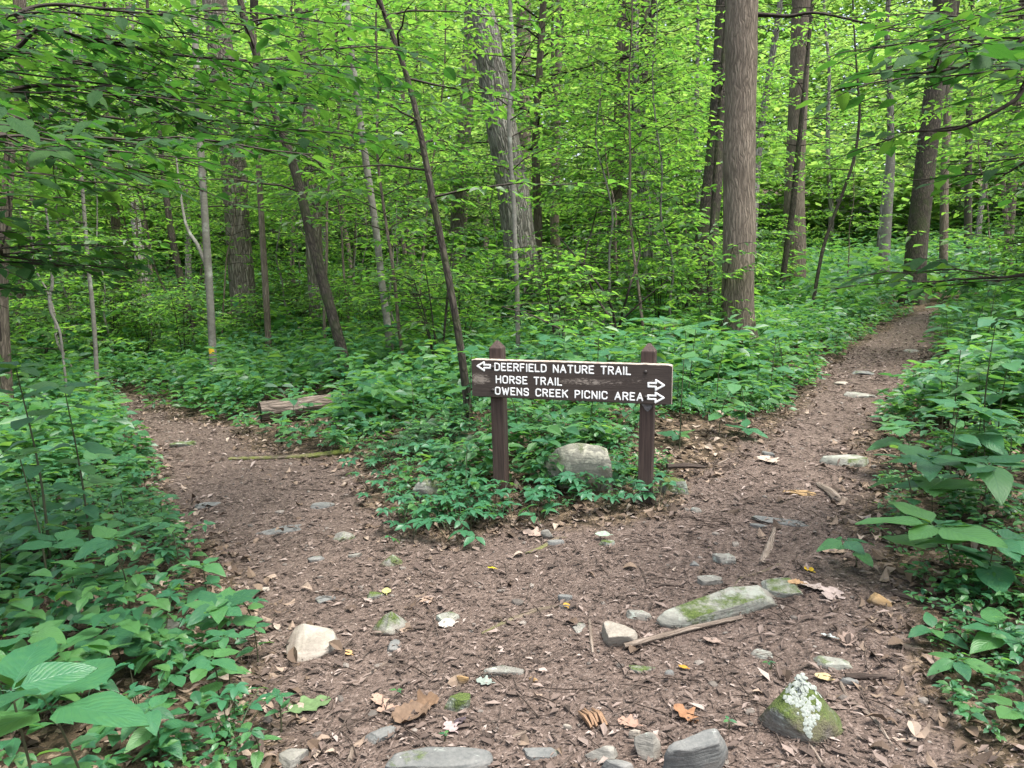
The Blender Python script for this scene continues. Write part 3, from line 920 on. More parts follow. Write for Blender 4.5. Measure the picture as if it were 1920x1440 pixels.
def build_stones():
    S = stone
    S(593, 1203, 100, 76, .085, M['stone_tan'], "large pale tan flat stone on the trail, the left one of the two pale ones", 'block', tilt=(.12, .05), bury=.2, cuts=7, rough=.03)
    S(1156, 1190, 72, 54, .085, M['stone_tan'], "small pale cream block of stone touching the end of the pale stick", 'block', tilt=(.14, -.06), bury=.15, cuts=6, rough=.03)
    S(1496, 1326, 132, 138, .25, M['stone_moss'], "pointed mossy stone with a white crust of lichen down its face", 'pyramid', bury=.18, rough=.06, cuts=5)
    S(1316, 1410, 132, 96, .24, M['stone_slate'], "dark grey angular stone with a mossy top at the bottom edge", 'block', bury=.3, yaw=.5, cuts=13, rough=.08, tilt=(.22, -.16))
    S(1219, 1396, 54, 62, .12, M['stone_grey'], "rounded brownish stone beside the dark grey angular one", 'round', bury=.25)
    S(735, 1162, 66, 58, .125, M['stone_lichen'], "pointed grey stone with a strip of moss, standing alone in the trail", 'pyramid', bury=.22, cuts=5)
    S(738, 1047, 50, 30, .10, M['stone_moss'], "small wedge of mossy stone between the sign and the left trail", 'pyramid', bury=.3, cuts=5)
    S(840, 1156, 42, 34, .07, M['stone_lichen'], "low grey-green stone with a pale curled leaf against it", 'block', bury=.5)
    S(815, 1428, 190, 60, .13, M['stone_slate'], "long grey-green slab of slate at the bottom edge", 'slab', bury=.45, yaw=.1, cuts=6, rough=.04)
    S(1016, 1410, 78, 28, .05, M['stone_slate'], "flat slate sunk level with the trail right of the long slab", 'slab', bury=.6)
    S(941, 1256, 78, 26, .07, M['stone_grey'], "half-buried grey stone with a mossy back edge in mid trail", 'slab', bury=.55)
    S(862, 1314, 56, 40, .10, M['stone_moss'], "grey stone with bright moss carrying a little reddish pebble", 'block', bury=.4)
    S(866, 1288, 24, 18, .035, M['stone_rust'], "little reddish pebble lying on the bright mossy stone", 'round', bury=-1.2, cat="pebble", name="pebble")
    S(722, 1372, 72, 32, .05, M['stone_slate'], "broken blue-grey slate splinter near the left plants", 'slab', bury=.45, yaw=.5)
    S(1130, 1412, 62, 40, .09, M['stone_grey'], "plain grey stone just left of the rounded brownish one", 'round', bury=.45)
    S(1162, 1438, 74, 30, .09, M['stone_slate'], "dark slate cut by the bottom edge below the rounded stone", 'slab', bury=.4)
    S(1200, 1253, 58, 20, .05, M['stone_lichen'], "flat greenish stone below the pale stick", 'slab', bury=.6)
    S(1195, 1150, 50, 24, .06, M['stone_grey'], "light grey stone behind the cream block", 'slab', bury=.4)
    S(1086, 1174, 34, 34, .05, M['stone_grey'], "smooth grey stone left of the cream block", 'round', bury=.6)
    S(1058, 1120, 30, 18, .06, M['stone_slate'], "small dark stone at the tip of the mossy root", 'block', bury=.4)
    S(1461, 1098, 82, 40, .07, M['stone_lichen'], "flat lichen-spotted stone behind the long slab", 'slab', bury=.5)
    S(1645, 1122, 46, 30, .09, M['stone_rust'], "orange-brown stone at the right edge of the trail", 'round', bury=.35)
    S(1562, 1240, 80, 30, .06, M['stone_lichen'], "flat green-grey stone behind the white-crusted one", 'slab', bury=.5)
    S(1434, 1226, 46, 22, .04, M['stone_grey'], "low brownish stone left of the flat green-grey one", 'slab', bury=.6)
    S(1472, 976, 155, 20, .06, M['stone_slate'], "long strip of slate set across the right-hand trail", 'strip', bury=.72, yaw=-.03)
    S(1420, 986, 34, 9, .03, M['stone_slate'], "loose slate chip against the strip of slate", 'slab', bury=.2)
    S(1358, 1047, 42, 26, .08, M['stone_grey'], "squared grey stone in the trail right of the sign", 'block', bury=.35)
    S(1331, 1086, 46, 24, .07, M['stone_grey'], "low grey stone in front of the squared one", 'block', bury=.45)
    S(1302, 1056, 20, 14, .04, M['stone_slate'], "small dark pebble beside the squared grey stone", 'round', bury=.4, cat="pebble", name="pebble")
    S(1587, 862, 84, 30, .12, M['stone_lichen'], "long grey-green stone edging the right-hand trail", 'block', bury=.4)
    S(1500, 922, 72, 16, .06, M['stone_rust'], "flat rust-stained stone in the right-hand trail", 'slab', bury=.6)
    S(1612, 740, 58, 14, .08, M['stone_grey'], "pale flat stone crossing the upper right-hand trail", 'slab', bury=.45)
    S(1577, 718, 26, 10, .06, M['stone_tan'], "whitish stone at the edge of the upper trail", 'slab', bury=.4)
    S(1620, 698, 40, 9, .05, M['stone_slate'], "grey stone in the upper trail behind the pale one", 'slab', bury=.5)
    S(1705, 657, 30, 9, .08, M['stone_grey'], "stone on the far right side of the upper trail", 'slab', bury=.5)
    S(1440, 850, 24, 10, .05, M['stone_slate'], "dark stone at the left edge of the right-hand trail", 'slab', bury=.4)
    S(540, 990, 122, 18, .06, M['stone_slate'], "wide flat slab sunk in the left-hand trail", 'slab', bury=.65)
    S(645, 1004, 42, 22, .08, M['stone_grey'], "grey lump of stone right of the wide flat slab", 'round', bury=.5)
    S(612, 946, 56, 15, .06, M['stone_slate'], "low dark stone in the left-hand trail behind the slab", 'slab', bury=.5)
    S(346, 831, 58, 14, .10, M['stone_moss'], "low mossy stone in the bend of the left-hand trail", 'slab', bury=.55)
    S(388, 946, 52, 14, .06, M['stone_slate'], "flat stone at the left edge of the left-hand trail", 'slab', bury=.6)
    S(594, 1047, 32, 15, .05, M['stone_slate'], "dark blue-grey stone in front of the wide flat slab", 'slab', bury=.4)
    S(612, 1122, 44, 18, .04, M['stone_slate'], "dark flat stone above the large pale tan one", 'slab', bury=.5)
    S(492, 1105, 28, 11, .035, M['stone_tan'], "little whitish stone beside the left plants", 'slab', bury=.4)
    S(700, 1116, 36, 20, .06, M['stone_moss'], "small mossy stone with a yellowing leaf beside it", 'block', bury=.5)
    S(668, 1040, 30, 10, .04, M['stone_grey'], "small flat stone left of the mossy wedge", 'slab', bury=.5)
    S(738, 1212, 28, 34, .05, M['stone_slate'], "blue-grey splinter of slate right of the large tan stone", 'slab', bury=.5)
    S(1090, 872, 138, 84, .44, M['stone_boulder'], "big lichen-covered boulder between the posts of the sign", 'round', bury=.34, cat="boulder", name="boulder", cuts=9, rough=.09)
    S(808, 918, 66, 46, .25, M['stone_moss'], "low rounded boulder among the creepers left of the sign", 'round', bury=.35, cat="boulder", name="boulder")
    S(1262, 908, 66, 34, .2, M['stone_moss'], "brown mossy rock right of the sign under a dead branch", 'block', bury=.4)
    S(550, 1420, 52, 44, .07, M['stone_grey'], "grey flat stone at the bottom edge beside the left plants", 'block', bury=.35)
    S(1026, 1002, 24, 20, .07, M['stone_grey'], "rounded little stone leaning at the foot of the sign", 'round', bury=.2)
    S(1038, 1016, 40, 14, .05, M['stone_slate'], "flat stone under the rounded little one by the sign", 'slab', bury=.4)
    S(1140, 1017, 34, 14, .05, M['stone_moss'], "mossy little stone with a pale leaf on it before the sign", 'slab', bury=.4)
    S(1304, 955, 22, 10, .05, M['stone_grey'], "small grey stone right of the right sign post", 'round', bury=.4)
    S(462, 1166, 44, 22, .09, M['stone_moss'], "brown mossy rock under the plants left of the trail", 'round', bury=.4)
    S(322, 1172, 42, 24, .10, M['stone_moss'], "dark mossy rock deep among the left-hand plants", 'round', bury=.4)
    S(1592, 1278, 34, 18, .04, M['stone_slate'], "small slate behind the right flank of the white-crusted stone", 'slab', bury=.3)
    S(1255, 1262, 18, 14, .03, M['stone_slate'], "black pebble in the open trail", 'round', bury=.3, cat="pebble", name="pebble")
    S(1000, 1273, 16, 12, .025, M['stone_rust'], "pinkish pebble right of the half-buried grey stone", 'round', bury=.3, cat="pebble", name="pebble")
    S(1063, 1363, 18, 12, .03, M['stone_tan'], "whitish chip of stone in the lower trail", 'slab', bury=.3, cat="pebble", name="pebble")
    S(1192, 1378, 24, 18, .05, M['stone_tan'], "small pale stone leaning on the rounded brownish one", 'block', bury=.2)
    # the long lichened slab: laid between its two ends
    a = ground_hit(1246, 1176); b = ground_hit(1490, 1126)
    d = b - a; L = np.linalg.norm(d); mid = (a + b) / 2
    me = rock_mesh(77, L / 2 * 1.1, .085, .060, M['stone_lichen'], 6, .045, 5, 'slab')
    o = link("stone", me, None, label="long grey-green slab with pale lichen lying aslant in the trail", category="stone")
    o.location = (mid[0], mid[1] + .03, mid[2] + .016); o.rotation_euler = (.18, -math.atan2(d[2], L) - .03, math.atan2(d[1], d[0]))


build_stones()
# white lichen crust hugging the pointed stone: small overlapping lobes, a part of that stone
def lichen_crust():
    st = [o for o in COL.objects if o.get("label", "").startswith("pointed mossy stone")][0]
    co = np.array([v.co[:] for v in st.data.vertices]); nr = np.array([v.normal[:] for v in st.data.vertices])
    me = st.data
    rot = st.rotation_euler.to_matrix()
    wn_ = nr @ np.array(rot).T; wc = co @ np.array(rot).T
    sz = co[:, 2].max()
    width = .055 + .03 * np.sin(wc[:, 2] * 60)
    sel = (wn_[:, 1] < .15) & (wc[:, 2] > -.35 * sz) & (np.abs(wc[:, 0] - .01 + .05 * (sz - wc[:, 2])) < .016 + .05 * np.clip((wc[:, 2] + .2 * sz) / sz, 0, 1) * (.6 + .8 * vnoise(wc[:, 0] * 40, wc[:, 2] * 40, 4)))
    idx = np.nonzero(sel)[0]
    if not len(idx): return
    rng = np.random.default_rng(3); g = Geo()
    pick = rng.choice(idx, min(len(idx) * 2, 260))
    for i in pick:
        n_ = unit(nr[i]); t = unit(np.cross(n_, rng.normal(size=3))); b = np.cross(n_, t)
        r = rng.uniform(.004, .0095); k = 9; a = np.arange(k) * 2 * np.pi / k
        rr = r * (1 + .3 * rng.normal(size=k).clip(-1, 1))
        c = co[i] + n_ * .0012 + t * rng.normal(0, .006) + b * rng.normal(0, .006)
        rim = c + (rr * np.cos(a))[:, None] * t + (rr * np.sin(a))[:, None] * b - n_ * .0012
        top = c + n_ * .0016
        f = np.stack([np.arange(k), (np.arange(k) + 1) % k, np.full(k, k)], -1)
        g.add(np.vstack([rim, top]), f)
    m, nt, out = new_mat("white_lichen"); N = NT(nt)
    q, _ = N.noise(N.n("ShaderNodeTexCoord").outputs["Object"], 120, 4, .7)
    nt.links.new(N.principled(N.ramp(q, [(.3, (.13, .145, .12)), (.6, (.27, .295, .265))]), .9, .1, N.bump(q, .6, .004)), out.inputs[0])
    g.obj("lichen", m, st, smooth=True, kind="stuff")


lichen_crust()

# ------------------------------------------------------------------ fallen wood
def stick(px, rad_px, mat, label, cat="stick", name="stick", lift=.5, sides=8, n=None, rough=.12, depth_h=None, cap=True, group=None, seed=1):
    rng = np.random.default_rng(seed + int(px[0][0]))
    P = []
    for q in px:
        p = ground_hit(q[0], q[1])
        P.append(p)
    P = np.array(P); D = np.linalg.norm(P - EYE, axis=1)
    n = n or max(8, int(np.linalg.norm(P[-1] - P[0]) / .04))
    n = min(n, 60)
    C = catmull(P, n)
    rp = np.interp(np.linspace(0, 1, n), np.linspace(0, 1, len(rad_px)), rad_px)
    dd = np.interp(np.linspace(0, 1, n), np.linspace(0, 1, len(P)), D)
    r = rp * dd / F
    C[:, 2] += r * lift * 2 - r * .5
    base = C.mean(0); base[2] = h1(base[0], base[1])
    g = Geo()
    ph = rng.uniform(0, 6)
    tube(g, C - base, r * (1 + rough * np.sin(np.arange(n) * 2.1 + ph) * rng.uniform(.3, 1, n)), sides, cap=cap)
    return link(name, g.mesh(name, mat), None, loc=base, label=label, category=cat, group=group)


def build_wood():
    K = stick
    K([(1170, 1219), (1230, 1203), (1300, 1184), (1391, 1163)], [5.2, 5.0, 4.6, 3.8], M['wood_grey'], "pale bare stick lying against the long lichened slab", lift=1.0)
    K([(1105, 1165), (1108, 1195), (1112, 1226)], [3, 3.5, 2.5], M['wood_grey'], "short upright stick left of the cream block of stone")
    K([(985, 1038), (1015, 1028), (1040, 1012), (1062, 1008)], [2, 4, 4, 2], M['wood_moss'], "curved surface root with a tuft of moss before the sign", "root", "root", .3)
    K([(903, 1188), (950, 1165), (1000, 1147), (1060, 1134)], [2, 4, 6, 3], M['wood_moss'], "long low root with mossy back in mid trail", "root", "root", .2)
    K([(430, 862), (500, 861), (580, 858), (656, 849)], [3, 4, 5, 6.5], M['wood_moss'], "fallen branch bright with moss across the left trail edge", "branch", "fallen_branch", .5)
    K([(1428, 1058), (1440, 1030), (1447, 1010), (1452, 990)], [6, 7, 5, 3], M['wood_grey'], "weathered root rising from the right-hand trail", "root", "root", .3)
    K([(1533, 910), (1555, 925), (1572, 940), (1588, 938)], [4, 8, 7, 3], M['wood_grey'], "gnarled grey piece of driftwood-like root by the rust-stained stone", "root", "root", .5)
    K([(680, 1275), (705, 1257), (735, 1238), (757, 1226)], [2.5, 2.5, 2.2, 1.6], M['wood_grey'], "thin broken stick right of the large tan stone")
    K([(632, 1320), (645, 1290), (668, 1270)], [2, 2, 1.5], M['wood_dark'], "dark crooked twig at the edge of the left plants")
    K([(545, 1336), (580, 1312), (605, 1300)], [2.5, 2, 1.5], M['wood_dark'], "dark twig pointing out of the left plants")
    K([(1585, 1270), (1630, 1272), (1678, 1274)], [5, 5.5, 4], M['wood_dark'], "thick dark dead stick right of the white-crusted stone")
    K([(1676, 1116), (1730, 1130), (1790, 1148), (1870, 1168)], [5, 5, 7, 6], M['wood_dark'], "long dead branch lying under the right-hand plants", "branch", "fallen_branch")
    K([(1576, 1282), (1592, 1312), (1640, 1350), (1672, 1398)], [3, 2.5, 3, 2], M['wood_grey'], "bent bare twig below the thick dark stick")
    K([(1512, 1388), (1530, 1415), (1545, 1438)], [2, 2.5, 2], M['wood_grey'], "bare twig below the white-crusted stone")
    K([(1222, 1101), (1250, 1098), (1282, 1101)], [2.5, 3, 2], M['wood_dark'], "dark twig before the low grey stone")
    K([(918, 1076), (945, 1076), (985, 1076)], [1.5, 1.6, 1.2], M['wood_dark'], "thin straight twig right of the yellow leaf")
    K([(1438, 923), (1452, 918), (1465, 912)], [3, 3, 2], M['wood_dark'], "stub of dark wood before the rust-stained stone")
    K([(1250, 898), (1290, 896), (1320, 890)], [5, 5, 3], M['wood_dark'], "dead branch resting on the mossy rock right of the sign", "branch", "fallen_branch", 2.6)
    K([(856, 1345), (866, 1332)], [2, 2], M['wood_dark'], "tiny stub of twig below the bright mossy stone")
    K([(961, 1384), (975, 1378), (988, 1372)], [3.2, 3.2, 2.8], M['wood_grey'], "short pale stub of wood in the lower trail")
    K([(655, 1428), (658, 1415), (662, 1403)], [4, 4, 3], M['wood_grey'], "pale stub of stick at the bottom edge left of the slab")
    K([(1365, 1140), (1384, 1088), (1420, 1076), (1462, 1058)], [1.5, 2, 4, 3], M['wood_moss'], "low root running from the lichened slab up the trail", "root", "root", .1)
    K([(640, 905), (675, 893), (705, 881)], [1.6, 2, 1.2], M['wood_grey'], "bare twig at the tip of ground between the trails")
    K([(1548, 846), (1575, 849), (1605, 851)], [3, 4, 4], M['wood_dark'], "mossy stick behind the long grey-green edging stone")
    K([(1180, 1018), (1210, 1015), (1250, 1006)], [1.5, 1.8, 1.2], M['wood_dark'], "thin twig before the right sign post")
    K([(1345, 870), (1364, 862), (1392, 846)], [1, 1.2, .8], M['wood_grey'], "thin pale twig at the left edge of the right-hand trail")
    # the fallen log with its sawn end, running off into the undergrowth
    p = ground_hit(489, 800); dist = np.linalg.norm(p - EYE); r = 18 * dist / F
    q = [at_depth(488, 772, p[1] + .05), at_depth(600, 758, p[1] + .35), at_depth(690, 748, p[1] + .8), at_depth(770, 741, p[1] + 1.1)]
    C = catmull(q, 50); base = C[0].copy(); base[2] -= r
    t = thing("fallen_log", "grey fallen log with a sawn end beside the left-hand trail", "log", base)
    g = Geo()
    rr = np.linspace(r, r * .72, 50)
    tube(g, C - base, rr, 28, rmod=lambda th, L: 1 + .05 * np.sin(th * 9 + 3 * np.sin(L * 2)) + .05 * fbm(th * 2 + 0 * L, L * 6 + 0 * th, 8))
    g.obj("trunk", M['wood_log'], t)
    g = Geo(); a = np.arange(28) * 2 * np.pi / 28
    T = unit(C[1] - C[0]); A = unit(np.cross(T, [0, 0, 1])); B = np.cross(T, A)
    for k_, (r0, r1, off) in enumerate(((0, .5, .004), (.5, .9, .006), (.9, 1.0, 0))):
        a0 = C[0] - base - T * (.004 + off); 
        V0 = a0 + r * r0 * (np.cos(a)[:, None] * A + np.sin(a)[:, None] * B); V1 = C[0] - base - T * .006 + r * r1 * .985 * (np.cos(a)[:, None] * A + np.sin(a)[:, None] * B)
        i = np.arange(28); j = (i + 1) % 28
        g.add(np.vstack([V0, V1]), np.stack([i, j, j + 28, i + 28], -1))
    g.obj("cut_end", M['wood_dark'], t)
    # dark log half hidden on the left, stump, rotten log
    def log(px, Y, rp, mat, label):
        q = [at_depth(u, v, Y + dy) for u, v, dy in px]; C = catmull(q, 24)
        rr = np.interp(np.linspace(0, 1, 24), np.linspace(0, 1, len(rp)), rp) * Y / F
        base = C.mean(0); g = Geo()
        tube(g, C - base, rr, 16, rmod=lambda th, L: 1 + .06 * np.sin(th * 7 + 4 * L) + .08 * fbm(th * 2 + 0 * L, L * 5 + 0 * th, 3), cap=True)
        link("fallen_log", g.mesh("fallen_log", mat), None, loc=base, label=label, category="log")
    pl = ground_hit(60, 1048)
    log([(-60, 1036, 0), (60, 1030, 0), (140, 1026, .1)], pl[1], [13, 15, 11], M['wood_dark'], "dark rotting log under the plants left of the left-hand trail")
    pl = ground_hit(1190, 655)
    log([(1120, 640, 0), (1190, 641, .2), (1262, 636, .4)], pl[1], [6, 8, 8], M['wood_dark'], "rotten dark log behind the sign beside the stump")
    pl = ground_hit(215, 712)
    log([(140, 700, 0), (200, 708, .1), (268, 722, .4)], pl[1], [4, 6, 5], M['wood_dark'], "dark log lying where the left-hand trail disappears")
    pl = ground_hit(545, 690)
    # stump
    p = ground_hit(1256, 655); Y = p[1]
    g = Geo(); hgt = 32 * Y / F; r0 = 17 * Y / F
    zs = np.linspace(-.1, hgt, 8)
    tube(g, np.stack([0 * zs, 0 * zs, zs], -1), r0 * np.interp(zs, [-.1, 0, hgt], [1.35, 1.2, .8]), 18, rmod=lambda th, L: 1 + .16 * np.sin(th * 4) + .1 * np.sin(th * 9 + 1) + (L > hgt) * .0, cap=True)
    ts = thing("tree_stump", "jagged reddish stump at the foot of the dark trunk", "stump", p)
    g.obj("stump", M['wood_rot'], ts)
    g = Geo(); rng = np.random.default_rng(2)
    for k in range(9):
        a = rng.uniform(0, 6.28); b = np.array([math.cos(a) * r0 * .6, math.sin(a) * r0 * .6, hgt - .03])
        tube(g, [b, b + [0, 0, .05], b + [rng.normal(0, .01), rng.normal(0, .01), rng.uniform(.07, .18)]], [.035, .028, .004], 5)
    g.obj("splinters", M['wood_rot'], ts, kind="stuff")
    # chunk of rotten wood in the trail
    p = ground_hit(1112, 1352)
    g = Geo(); rng = np.random.default_rng(5)
    for k in range(6):
        x = (k - 2.5) * .012
        tube(g, [[x, -.05 + rng.normal(0, .01), .012], [x + rng.normal(0, .004), 0, .022], [x * 1.2, .06 + rng.normal(0, .012), .012]], [.006, .011, .004], 6, cap=True)
    o = link("wood_chunk", g.mesh("wood_chunk", M['wood_rot'], False), None, loc=p, label="splintered chunk of orange rotten wood lying in the lower trail", category="wood")
    o.rotation_euler = (0, 0, .3); o.scale = (.9, .9, .9)


build_wood()

# ------------------------------------------------------------------ litter on the ground
CH = [(0, (.034, .025, .020)), (.3, (.082, .060, .049)), (.6, (.135, .101, .083)), (.86, (.20, .155, .130)), (.96, (.29, .23, .198)), (1, (.37, .31, .27))]
LIT = [(0, (.040, .028, .020)), (.3, (.105, .072, .048)), (.6, (.18, .13, .09)), (.85, (.29, .22, .165)), (1, (.39, .32, .255))]
M['chip'] = chip_mat("shredded_litter", CH)
M['dead'] = chip_mat("dead_leaf", LIT, .8)


def wedge(rng, n, r0, r1, half=40, power=1.0):
    u = rng.random(n)
    r = (r0 ** power + u * (r1 ** power - r0 ** power)) ** (1 / power)
    th = np.radians(rng.uniform(-half, half, n))
    return r * np.sin(th), r * np.cos(th)


def build_litter():
    rng = np.random.default_rng(11)
    x, y = wedge(rng, 240000, 1.7, 13, 40, 1.0)
    sd = path_sd(x, y)
    keep = (sd > -.25 + .3 * rng.normal(size=len(x)) * .5) & (vnoise(x * 3, y * 3, 31) + rng.random(len(x)) * .9 > .38)
    x, y, sd = x[keep], y[keep], sd[keep]
    n = len(x)
    z = height(x, y, sd)
    rr = np.hypot(x, y); near = np.exp(-rr / 7.0)
    z = z + near * (.018 * fbm(x * 14, y * 14, 21, 3) + .010 * fbm(x * 45, y * 45, 22, 2))
    L = np.clip(rng.lognormal(-4.6, .7, n), .004, .06) * (1 + rr * .05); W = L * rng.uniform(.14, .55, n)
    a = rng.uniform(0, 2 * np.pi, n); tl = rng.normal(0, .22, n); rl = rng.normal(0, .3, n)
    d = np.stack([np.cos(a) * np.cos(tl), np.sin(a) * np.cos(tl), np.sin(tl)], -1)
    s = unit(np.cross(d, np.stack([np.sin(rl) * np.cos(a), np.sin(rl) * np.sin(a), np.cos(rl)], -1))); nn = np.cross(s, d)
    p = np.stack([x, y, z + .002 + np.abs(np.sin(tl)) * L * .5 + rng.uniform(0, .006, n)], -1)
    q = np.array([[-.5, 0, 0], [-.1, .5, .08], [.5, .08, 0], [.15, -.5, .10]])
    V = p[:, None] + (L[:, None] * q[:, 0])[..., None] * d[:, None] + (W[:, None] * q[:, 1])[..., None] * s[:, None] + (L[:, None] * q[:, 2])[..., None] * nn[:, None]
    g = Geo(); g.add(V.reshape(-1, 3), (np.arange(n)[:, None] * 4 + np.array([[0, 3, 2, 1]])))
    g.obj("shredded_leaf_litter", M['chip'], None, False, kind="stuff")
    # coarser flakes farther up the trails
    x, y = wedge(rng, 60000, 10, 27, 40, 1.2); sd = path_sd(x, y)
    keep = (sd > -.2) & (vnoise(x * 2, y * 2, 31) + rng.random(len(x)) * .9 > .4); x, y, sd = x[keep], y[keep], sd[keep]; n = len(x)
    L = rng.uniform(.025, .075, n); a = rng.uniform(0, 6.28, n); tl = rng.normal(0, .25, n)
    d = np.stack([np.cos(a) * np.cos(tl), np.sin(a) * np.cos(tl), np.sin(tl)], -1)
    V = np.stack([x, y, height(x, y, sd) + .008], -1)[:, None] + (L[:, None] * q[:, 0])[..., None] * d[:, None] + (L[:, None] * .5 * q[:, 1])[..., None] * np.stack([-np.sin(a), np.cos(a), 0 * a], -1)[:, None]
    g = Geo(); g.add(V.reshape(-1, 3), (np.arange(n)[:, None] * 4 + np.array([[0, 3, 2, 1]])))
    g.obj("trail_litter", M['chip'], None, False, kind="stuff")
    # whole dead leaves, thick beside the trail and thin on it
    x, y = wedge(rng, 26000, 1.8, 13, 42, 1.15)
    sd = path_sd(x, y)
    pr = np.where(sd > .15, .022, np.where(sd > -.5, .5, .85))
    keep = rng.random(len(x)) < pr
    x, y, sd = x[keep], y[keep], sd[keep]; n = len(x)
    z = height(x, y, sd)
    L = rng.uniform(.028, .085, n); W = L * rng.uniform(.4, .75, n)
    a = rng.uniform(0, 2 * np.pi, n); tl = rng.normal(0, .3, n)
    d = np.stack([np.cos(a) * np.cos(tl), np.sin(a) * np.cos(tl), np.sin(tl)], -1)
    nr = np.stack([rng.normal(0, .35, n), rng.normal(0, .35, n), np.ones(n)], -1)
    g = Geo(); add_leaves(g, np.stack([x, y, z + .008 + np.abs(np.sin(tl)) * L * .3], -1), d, nr, L, W, True, curl=2.2 * np.where(rng.random(n)[:, None] < .5, 1, -1))
    g.obj("fallen_leaf_litter", M['dead'], None, False, kind="stuff")
    # grit and small gravel pressed into the trail
    x, y = wedge(rng, 2600, 1.9, 16, 40, 1.1); sd = path_sd(x, y); k_ = sd > -.1; x, y = x[k_], y[k_]; z = height(x, y)
    bm = bmesh.new(); bmesh.ops.create_icosphere(bm, subdivisions=1, radius=1.0); IV = np.array([v.co[:] for v in bm.verts]); IF = np.array([[v.index for v in f.verts] for f in bm.faces]); bm.free()
    n = len(x); r = np.clip(rng.lognormal(-4.7, .5, n), .004, .03); sh = rng.uniform(.5, 1.3, (n, 1, 3)) * np.array([1, 1, .55]); a = rng.uniform(0, 6.28, n)
    P = IV[None] * (1 + .18 * rng.normal(size=(n, len(IV), 1))) * sh * r[:, None, None]
    P = np.stack([P[..., 0] * np.cos(a)[:, None] - P[..., 1] * np.sin(a)[:, None], P[..., 0] * np.sin(a)[:, None] + P[..., 1] * np.cos(a)[:, None], P[..., 2]], -1) + np.stack([x, y, z + .003], -1)[:, None]
    g = Geo(); g.add(P.reshape(-1, 3), (np.arange(n)[:, None, None] * len(IV) + IF[None]).reshape(-1, 3))
    g.obj("gravel", chip_mat("grit", [(0, (.075, .068, .060)), (.5, (.14, .125, .108)), (1, (.24, .215, .185))]), None, False, kind="stuff")
    # fine twigs
    x, y = wedge(rng, 2600, 1.9, 10, 40, 1.0); n = len(x); z = height(x, y)
    g = Geo(); a = rng.uniform(0, np.pi, n); L = rng.uniform(.05, .22, n)
    r = rng.uniform(.0012, .0032, n)
    for i in range(n):
        dx, dy = math.cos(a[i]) * L[i] / 2, math.sin(a[i]) * L[i] / 2
        b = rng.normal(0, .012)
        P = np.array([[x[i] - dx, y[i] - dy, 0], [x[i] - dy * b * 8, y[i] + dx * b * 8, .008], [x[i] + dx, y[i] + dy, 0]])
        P[:, 2] += z[i] + .008
        tube(g, P, [r[i], r[i], r[i] * .6], 3)
    g.obj("twig_litter", M['wood_dark'], None, True, kind="stuff")


build_litter()


def dead_leaf(u, v, Lpx, col, label, lobes=False, curl=1.0, yaw=0.0, tilt=0.0, lift=.01):
    p = ground_hit(u, v); D = np.linalg.norm(p - EYE); L = Lpx * D / F * 1.15
    rng = np.random.default_rng(int(u * 7 + v))
    nl, nw = 12, 6
    t = np.linspace(0, 1, nl + 1); s = np.linspace(-1, 1, nw + 1)
    wd = np.sin(np.pi * np.clip(t * .94 + .03, 0, 1) ** .85) ** .8 * .36
    if lobes: wd = wd * (1 + .38 * np.sin(t * 17))
    X = s[None] * wd[:, None]; Y = (t[:, None] - .5) + .06 * np.abs(s)[None] * (t[:, None])
    Z = curl * (.9 * X ** 2 + .35 * (t[:, None] - .5) ** 2) + .04 * rng.normal(size=X.shape).clip(-1, 1) * curl
    V = np.stack([X, Y * np.ones_like(X), Z], -1).reshape(-1, 3) * L
    w = nw + 1; i = np.arange(nl)[:, None]; j = np.arange(nw)[None]
    g = Geo(); g.add(V, np.stack([i * w + j, i * w + j + 1, (i + 1) * w + j + 1, (i + 1) * w + j], -1).reshape(-1, 4))
    tube(g, [[0, -.5 * L, 0], [.03 * L, -.62 * L, .03 * L], [.05 * L, -.75 * L, 0]], [.0022, .002, .0016], 5)
    key = "fallen_leaf_%d_%d_%d" % tuple(int(c * 100) for c in col)
    m = bpy.data.materials.get(key)
    if m is None:
        m, nt, out = new_mat(key); N = NT(nt)
        q, _ = N.noise(N.n("ShaderNodeTexCoord").outputs["Object"], 45, 4, .7)
        nt.links.new(N.principled(N.ramp(q, [(.3, tuple(k * .42 for k in col)), (.65, tuple(k * .72 for k in col))]), .8, .2), out.inputs[0])
    o = link("fallen_leaf", g.mesh("fallen_leaf", m), None, loc=(p[0], p[1], p[2] + lift), label=label, category="leaf")
    o.rotation_euler = (tilt, rng.normal(0, .15), yaw)


DL = dead_leaf
DL(922, 1069, 13, (.75, .60, .03), "small bright yellow fallen leaf in mid trail before the sign", yaw=1.2)
DL(1517, 1072, 16, (.78, .52, .04), "yellow-orange fallen leaf behind the flat lichen-spotted stone", yaw=.4)
DL(712, 1318, 36, (.46, .32, .24), "pale pinkish tan dead leaf in the lower left of the trail", True, .5, yaw=.4)
DL(724, 1334, 26, (.40, .27, .20), "smaller tan dead leaf overlapping the pale pinkish one", True, .5, yaw=2.0)
DL(795, 1326, 44, (.22, .14, .085), "curled dark brown dead leaf beside the bright mossy stone", True, 1.3, yaw=-1.1, tilt=.2)
DL(1285, 1347, 40, (.36, .19, .10), "orange-brown curled dead leaf above the dark angular stone", True, 1.2, yaw=.7, tilt=.2)
DL(1553, 1197, 20, (.50, .55, .52), "whitish upturned leaf in the right part of the trail", True, .5, yaw=.9)
DL(1588, 1206, 28, (.36, .27, .22), "dry curled leaf right of the whitish one", True, 1.6, yaw=-.5, tilt=.3)
DL(838, 1174, 26, (.55, .50, .43), "pale curled dead leaf against the low grey-green stone", False, .9, yaw=1.9)
DL(800, 1130, 24, (.42, .30, .22), "pinkish brown leaf in the trail behind the low grey-green stone", True, .6, yaw=.3)
